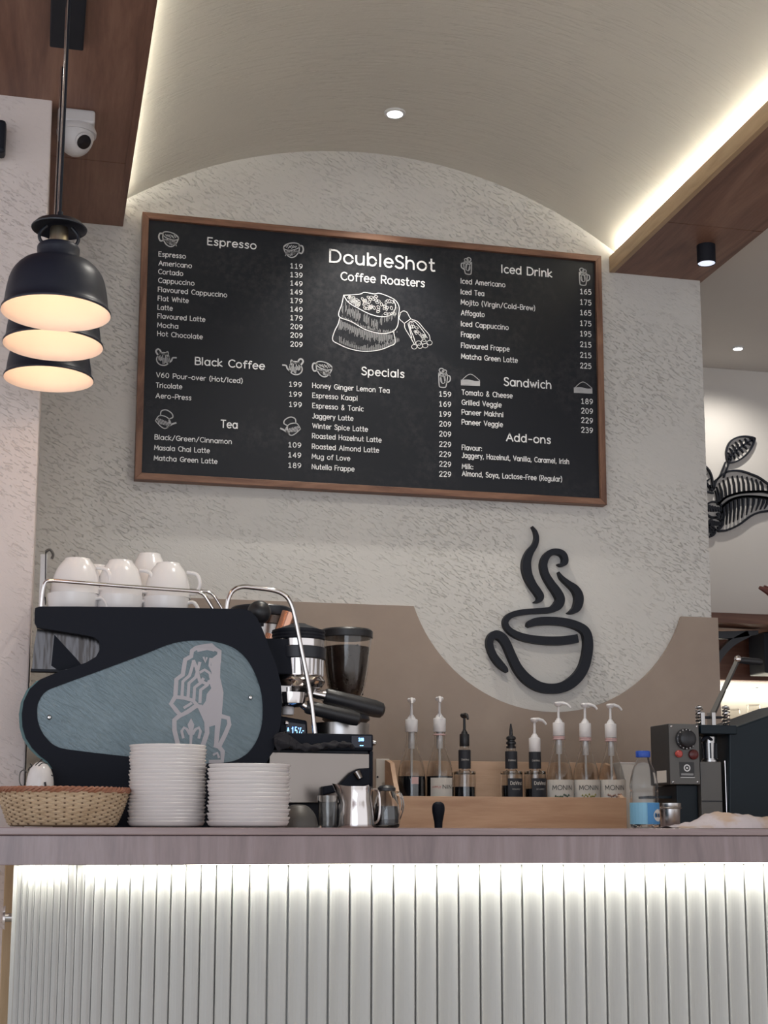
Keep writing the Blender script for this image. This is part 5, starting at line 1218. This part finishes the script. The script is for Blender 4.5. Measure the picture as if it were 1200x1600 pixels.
label_strip(wb, x, WYb, rw+.0004, zl0, zl1, vang-2.4, vang+2.4, M['water_label_light'])
lb = label_strip(wb, x, WYb, rw+.0012, zl0, zl1-.001, vang+.1, vang+1.9, M['water_label'])
g = G(); r_ = rw+.0022; vs = []; fs = []
am = vang+.95
vs.append((x+r_*math.cos(am), WYb+r_*math.sin(am), (zl0+zl1)/2-.004))
for i in range(24):
    a = 2*math.pi*i/24; b = am+.42*math.cos(a); vs.append((x+r_*math.cos(b), WYb+r_*math.sin(b), (zl0+zl1)/2-.004+.013*math.sin(a)))
fs = [(0, i+1, (i+1) % 24+1) for i in range(24)]
mk('logo_oval', G().add(vs, fs), M['label'], wb)
curved_text('kins', lb, x, WYb, r_+.0003-.0009+.0006, (zl0+zl1)/2-.007, am, .015, .008, M['ink'], .01)
# steel pot and package on the bar
x = P(1047, 1275, 3.03).x; k = mpp(1047, 1275, 3.03); hC = P(1047, 1255, 3.03).z-bz0
so = thing('steel_cup', 'short steel cup with rolled rim on the bar beside the water bottle', 'cup', (x, 3.03, bz0))
g = G(); g.lathe((x, 3.03, bz0), [(13*k, 0), (14*k, .002), (15*k, hC*.7), (15*k, hC), (14*k, hC), (13.5*k, .004), (0, .003)], 32); mk('body', g, M['steel'], so, smooth=True)
g = G(); g.tube([(x+16*k*math.cos(a), 3.03+16*k*math.sin(a), bz0+hC*.8) for a in [2*math.pi*i/28 for i in range(28)]], .0022, 6, True); g.lathe((x, 3.03, bz0+hC*.8), [(15.4*k, 0), (16.5*k, .004), (16.3*k, hC*.2), (15.2*k, hC*.2)], 32, cap0=False, cap1=False); mk('rim', g, M['steel'], so, smooth=True)
vs = []; fs = []; nx, ny = 46, 18
xa, xb = P(1052, 1285, 2.86).x, P(1052, 1285, 2.86).x+.36
hp = [(0, .002), (.10, .006), (.2, .014), (.28, .030), (.36, .034), (.5, .028), (.62, .024), (.75, .020), (1, .012)]
def hgt(s):
    for (a, b), (c, d) in zip(hp[:-1], hp[1:]):
        if a <= s <= c: return b+(d-b)*(s-a)/(c-a)
    return .01
rg = random.Random(5); ph = [rg.uniform(0, 6) for _ in range(8)]
for i in range(nx+1):
    for j in range(ny+1):
        s = i/nx; v = j/ny
        z = hgt(s)*math.sin(math.pi*min(1, max(0, v)))**.6+.0015*math.sin(s*37+v*9+ph[0])*math.sin(math.pi*v)+.0012*math.sin(s*60-v*21+ph[1])*math.sin(math.pi*v)
        vs.append((xa+(xb-xa)*s+.004*math.sin(v*8+s*5), 2.83+.15*v+.008*math.sin(s*14+ph[2])*(1-v), bz0+.0005+max(z, 0)))
for i in range(nx):
    for j in range(ny): q_ = i*(ny+1)+j; fs.append((q_, q_+ny+1, q_+ny+2, q_+1))
m_ = len(vs); f0 = list(fs); vs += [(a, b, bz0) for a, b, c in vs]; fs += [tuple(q_+m_ for q_ in reversed(f)) for f in f0]
tag(mk('paper_package', G().add(vs, fs), M['bag'], smooth=True), 'crumpled pale paper package with faint brown print lying on the bar at right', 'package')

# ------------------------------------------------------------------ cup sealing machine at right
QY = 3.3
sm = thing('sealing_machine', 'dark manual cup sealing machine with grey control box, springs and lever arm', 'machine', (P(1100, 1250, QY).x, QY+.15, CZ))
def Q(px, py, dy=0): return P(px, py, QY+dy)
cbx0, cbx1 = Q(1046, 1180).x, Q(1093, 1180).x; cz0, cz1 = Q(1070, 1226).z, Q(1070, 1131).z
box = mk('control_box', G().box(cbx0, cbx1, QY+.002, QY+.11, cz0, cz1), M['side_grey'], sm, bevel=.002)
mk('control_panel', G().box(cbx0+.0005, cbx1-.0005, QY-.0005, QY+.0018, cz0+.001, cz1-.001), M['gunmetal'], sm, bevel=.0006)
RX = Matrix.Rotation(math.pi/2, 3, 'X')
p = Q(1070.5, 1155, -.001); k = mpp(1070, 1155, QY)
g = G(); g.lathe(p, [(15*k, 0), (15*k, .006), (12.5*k, .008), (12*k, .02), (9*k, .023), (0, .0235)], 32, RX); dl_ = mk('dial', g, M['black_plastic'], sm, smooth=True)
g = G()
for i in range(16):
    a = 2*math.pi*i/16; g.cyl(p+Vector((13.7*k*math.cos(a), -.0055, 13.7*k*math.sin(a))), p+Vector((13.7*k*math.cos(a), -.0085, 13.7*k*math.sin(a))), .9*k, seg=6)
mk('dial_marks', g, M['steel'], dl_)
g = G(); g.lathe(Q(1060, 1178, -.001), [(5.3*k, 0), (5.3*k, .006), (3.5*k, .009), (0, .0095)], 20, RX); mk('red_button', g, M['red'], sm, smooth=True)
g = G(); g.lathe(Q(1083, 1179, -.001), [(7.5*k, 0), (7*k, .006), (4*k, .009), (0, .0095)], 20, RX); mk('dark_red_button', g, M['dark_red'], sm, smooth=True)
a_, b_ = Q(1062, 1214), Q(1084, 1191)
tp_ = mk('data_plate', G().box(a_.x, b_.x, QY-.0015, QY-.0006, a_.z, b_.z), M['side_grey'], sm)
g = G(); c_p = Q(1073, 1200); g.ribbon([(c_p.x+.0072*math.cos(t), c_p.z+.0072*math.sin(t), .0028) for t in [2*math.pi*i/24 for i in range(25)]], QY-.0022, QY-.0016); g.lathe((c_p.x, QY-.0016, c_p.z), [(.0026, 0), (.0026, .0006)], 12, RX); mk('plate_emblem', g, M['steel'], tp_)
g = G(); a_ = Q(1064, 1211); b_ = Q(1083, 1211); g.box(a_.x, b_.x, QY-.0019, QY-.0015, a_.z, a_.z+.0011); g.box(a_.x, b_.x, QY-.0019, QY-.0015, a_.z+.003, a_.z+.0036); mk('plate_lines', g, M['steel'], tp_)
g = G(); a_ = Q(1063, 1215); b_ = Q(1085, 1215); g.box(a_.x, b_.x, QY-.0019, QY-.0012, a_.z, a_.z+.0013); mk('plate_bar', g, M['steel'], sm)
for px, py in ((1049, 1135), (1089, 1135), (1052, 1222), (1090, 1222)):
    g = G(); g.lathe(Q(px, py, -.0006), [(.0026, 0), (.0026, .001), (0, .0022)], 10, RX); mk('screw', g, M['chrome'], sm, smooth=True)
# sticker on the box side
zA, zB = Q(1035, 1222).z, Q(1035, 1203).z
mk('side_sticker', G().box(cbx0-.0008, cbx0-.0001, QY+.02, QY+.075, zA, zB), M['label'], sm)
# bracket below the box, pillar, rods
mk('base_block', G().box(Q(1063, 1250).x, Q(1096, 1250).x, QY+.02, QY+.13, CZ, cz0-.0003), M['deep_blue'], sm, bevel=.002)
g = G(); g.box(Q(1028, 1250).x, Q(1070, 1250).x, QY+.05, QY+.12, Q(1050, 1247).z, Q(1050, 1243).z); mk('side_plate', g, M['deep_blue'], sm)
pz1 = Q(1110, 1190).z; mk('pillar', G().box(Q(1097, 1240).x, Q(1130, 1240).x, QY+.005, QY+.1, CZ, pz1), M['gunmetal'], sm, bevel=.0015)
mk('pillar_seam', G().box(Q(1097.5, 1240).x, Q(1130, 1240).x, QY+.0038, QY+.0052, Q(1110, 1252.5).z, Q(1110, 1251).z), M['black'], sm)
for px in (1133, 1138.5):
    g = G(); b0 = Q(px, 1200, .02); g.cyl((b0.x, QY+.02, CZ), (b0.x, QY+.02, Q(px, 1188).z), .0024, seg=10); mk('guide_rod', g, M['chrome'], sm, smooth=True)
# sealing head
x = Q(1121, 1160).x
def qz(py): return Q(1121, py).z
g = G(); g.lathe((x, QY+.045, 0), [(.019, qz(1191)), (.0205, qz(1190)), (.0205, qz(1186.5)), (.016, qz(1186)), (.0175, qz(1165)), (.019, qz(1150)), (.014, qz(1147))], 32); hd = mk('sealing_head', g, M['steel'], sm, smooth=True)
for i in range(10):
    a = 2*math.pi*i/10; g = G(); g.box(-.002, .002, -.0015, .0015, qz(1184), qz(1160)); ca_, sa_ = math.cos(a), math.sin(a)
    g.v = [Vector((x+(.0175+v.y)*ca_-v.x*sa_, QY+.045+(.0175+v.y)*sa_+v.x*ca_, v.z)) for v in g.v]; mk('head_rib', g, M['black_metal'], hd)
g = G(); g.tube(cr([Q(1096, 1158, .02), Q(1104, 1152, .02), Q(1112, 1156, .03)], 4), .004, 8); mk('hose', g, M['black'], sm, smooth=True)
mk('head_plate', G().box(Q(1094, 1138).x, Q(1150, 1138).x, QY-.005, QY+.1, Q(1121, 1147).z, Q(1121, 1133).z), M['deep_blue'], sm, bevel=.002)
# big dark housing
hs = [xz(a, b, QY) for a, b in ((1141, 1330), (1141, 1150), (1141, 1136), (1155, 1134), (1200, 1118), (1262, 1095), (1290, 1090), (1290, 1330))]
hs = [(a, max(b, CZ)) for a, b in hs]
mk('housing', G().prism(hs, QY+.004, QY+.26), M['deep_blue'], sm, bevel=.004)
# springs
for px in (1092.5, 1134.5):
    zb_, zt_ = Q(px, 1133, .03).z, Q(px, 1105, .03).z; xs = Q(px, 1120, .03).x; g = G()
    pts = [(xs+.008*math.cos(a), QY+.03+.008*math.sin(a), zb_+(zt_-zb_)*a/(2*math.pi*5.5)) for a in [i*2*math.pi/12 for i in range(67)]]
    g.tube(pts, .0023, 6); mk('spring', g, M['chrome'], sm, smooth=True)
    g = G(); g.cyl((xs, QY+.03, zb_), (xs, QY+.03, zt_+.004), .0035, seg=10); mk('spring_rod', g, M['side_grey'], sm, smooth=True)
    g = G(); g.lathe((xs, QY+.03, zt_-.001), [(.009, 0), (.009, .002), (.004, .004)], 16); mk('spring_cap', g, M['steel'], sm, smooth=True)
g = G()
for px in (1104, 1121):
    a_ = Q(px, 1130); g.box(a_.x-.006, a_.x+.004, QY+.015, QY+.045, Q(px, 1133).z, Q(px, 1112).z)
mk('yoke', g, M['steel'], sm, bevel=.001)
g = G(); g.cyl(Q(1100, 1121, .03), Q(1128, 1121, .03), .0035, seg=10); mk('yoke_pin', g, M['black_metal'], sm)
A_, B_ = Q(1111, 1121, .03), Q(1153, 1030, .03)
g = G(); g.tube([A_, A_.lerp(B_, .5), B_], 1, 4, rs=[.008, .0068, .0066]); mk('lever_arm', g, M['gunmetal'], sm)
g = G(); g.lathe(B_, [(.0095*math.cos(a), .0095*math.sin(a)) for a in [-1.57+i*.314 for i in range(11)]], 16); mk('lever_joint', g, M['chrome'], sm, smooth=True)
g = G(); g.tube([Q(1156, 1032, .03), Q(1162, 1032, .03), Q(1186, 1034.5, .03), Q(1190.5, 1035, .03)], 1, 16, rs=[.0072, .0085, .0088, .006]); mk('lever_grip', g, M['black_plastic'], sm, smooth=True)
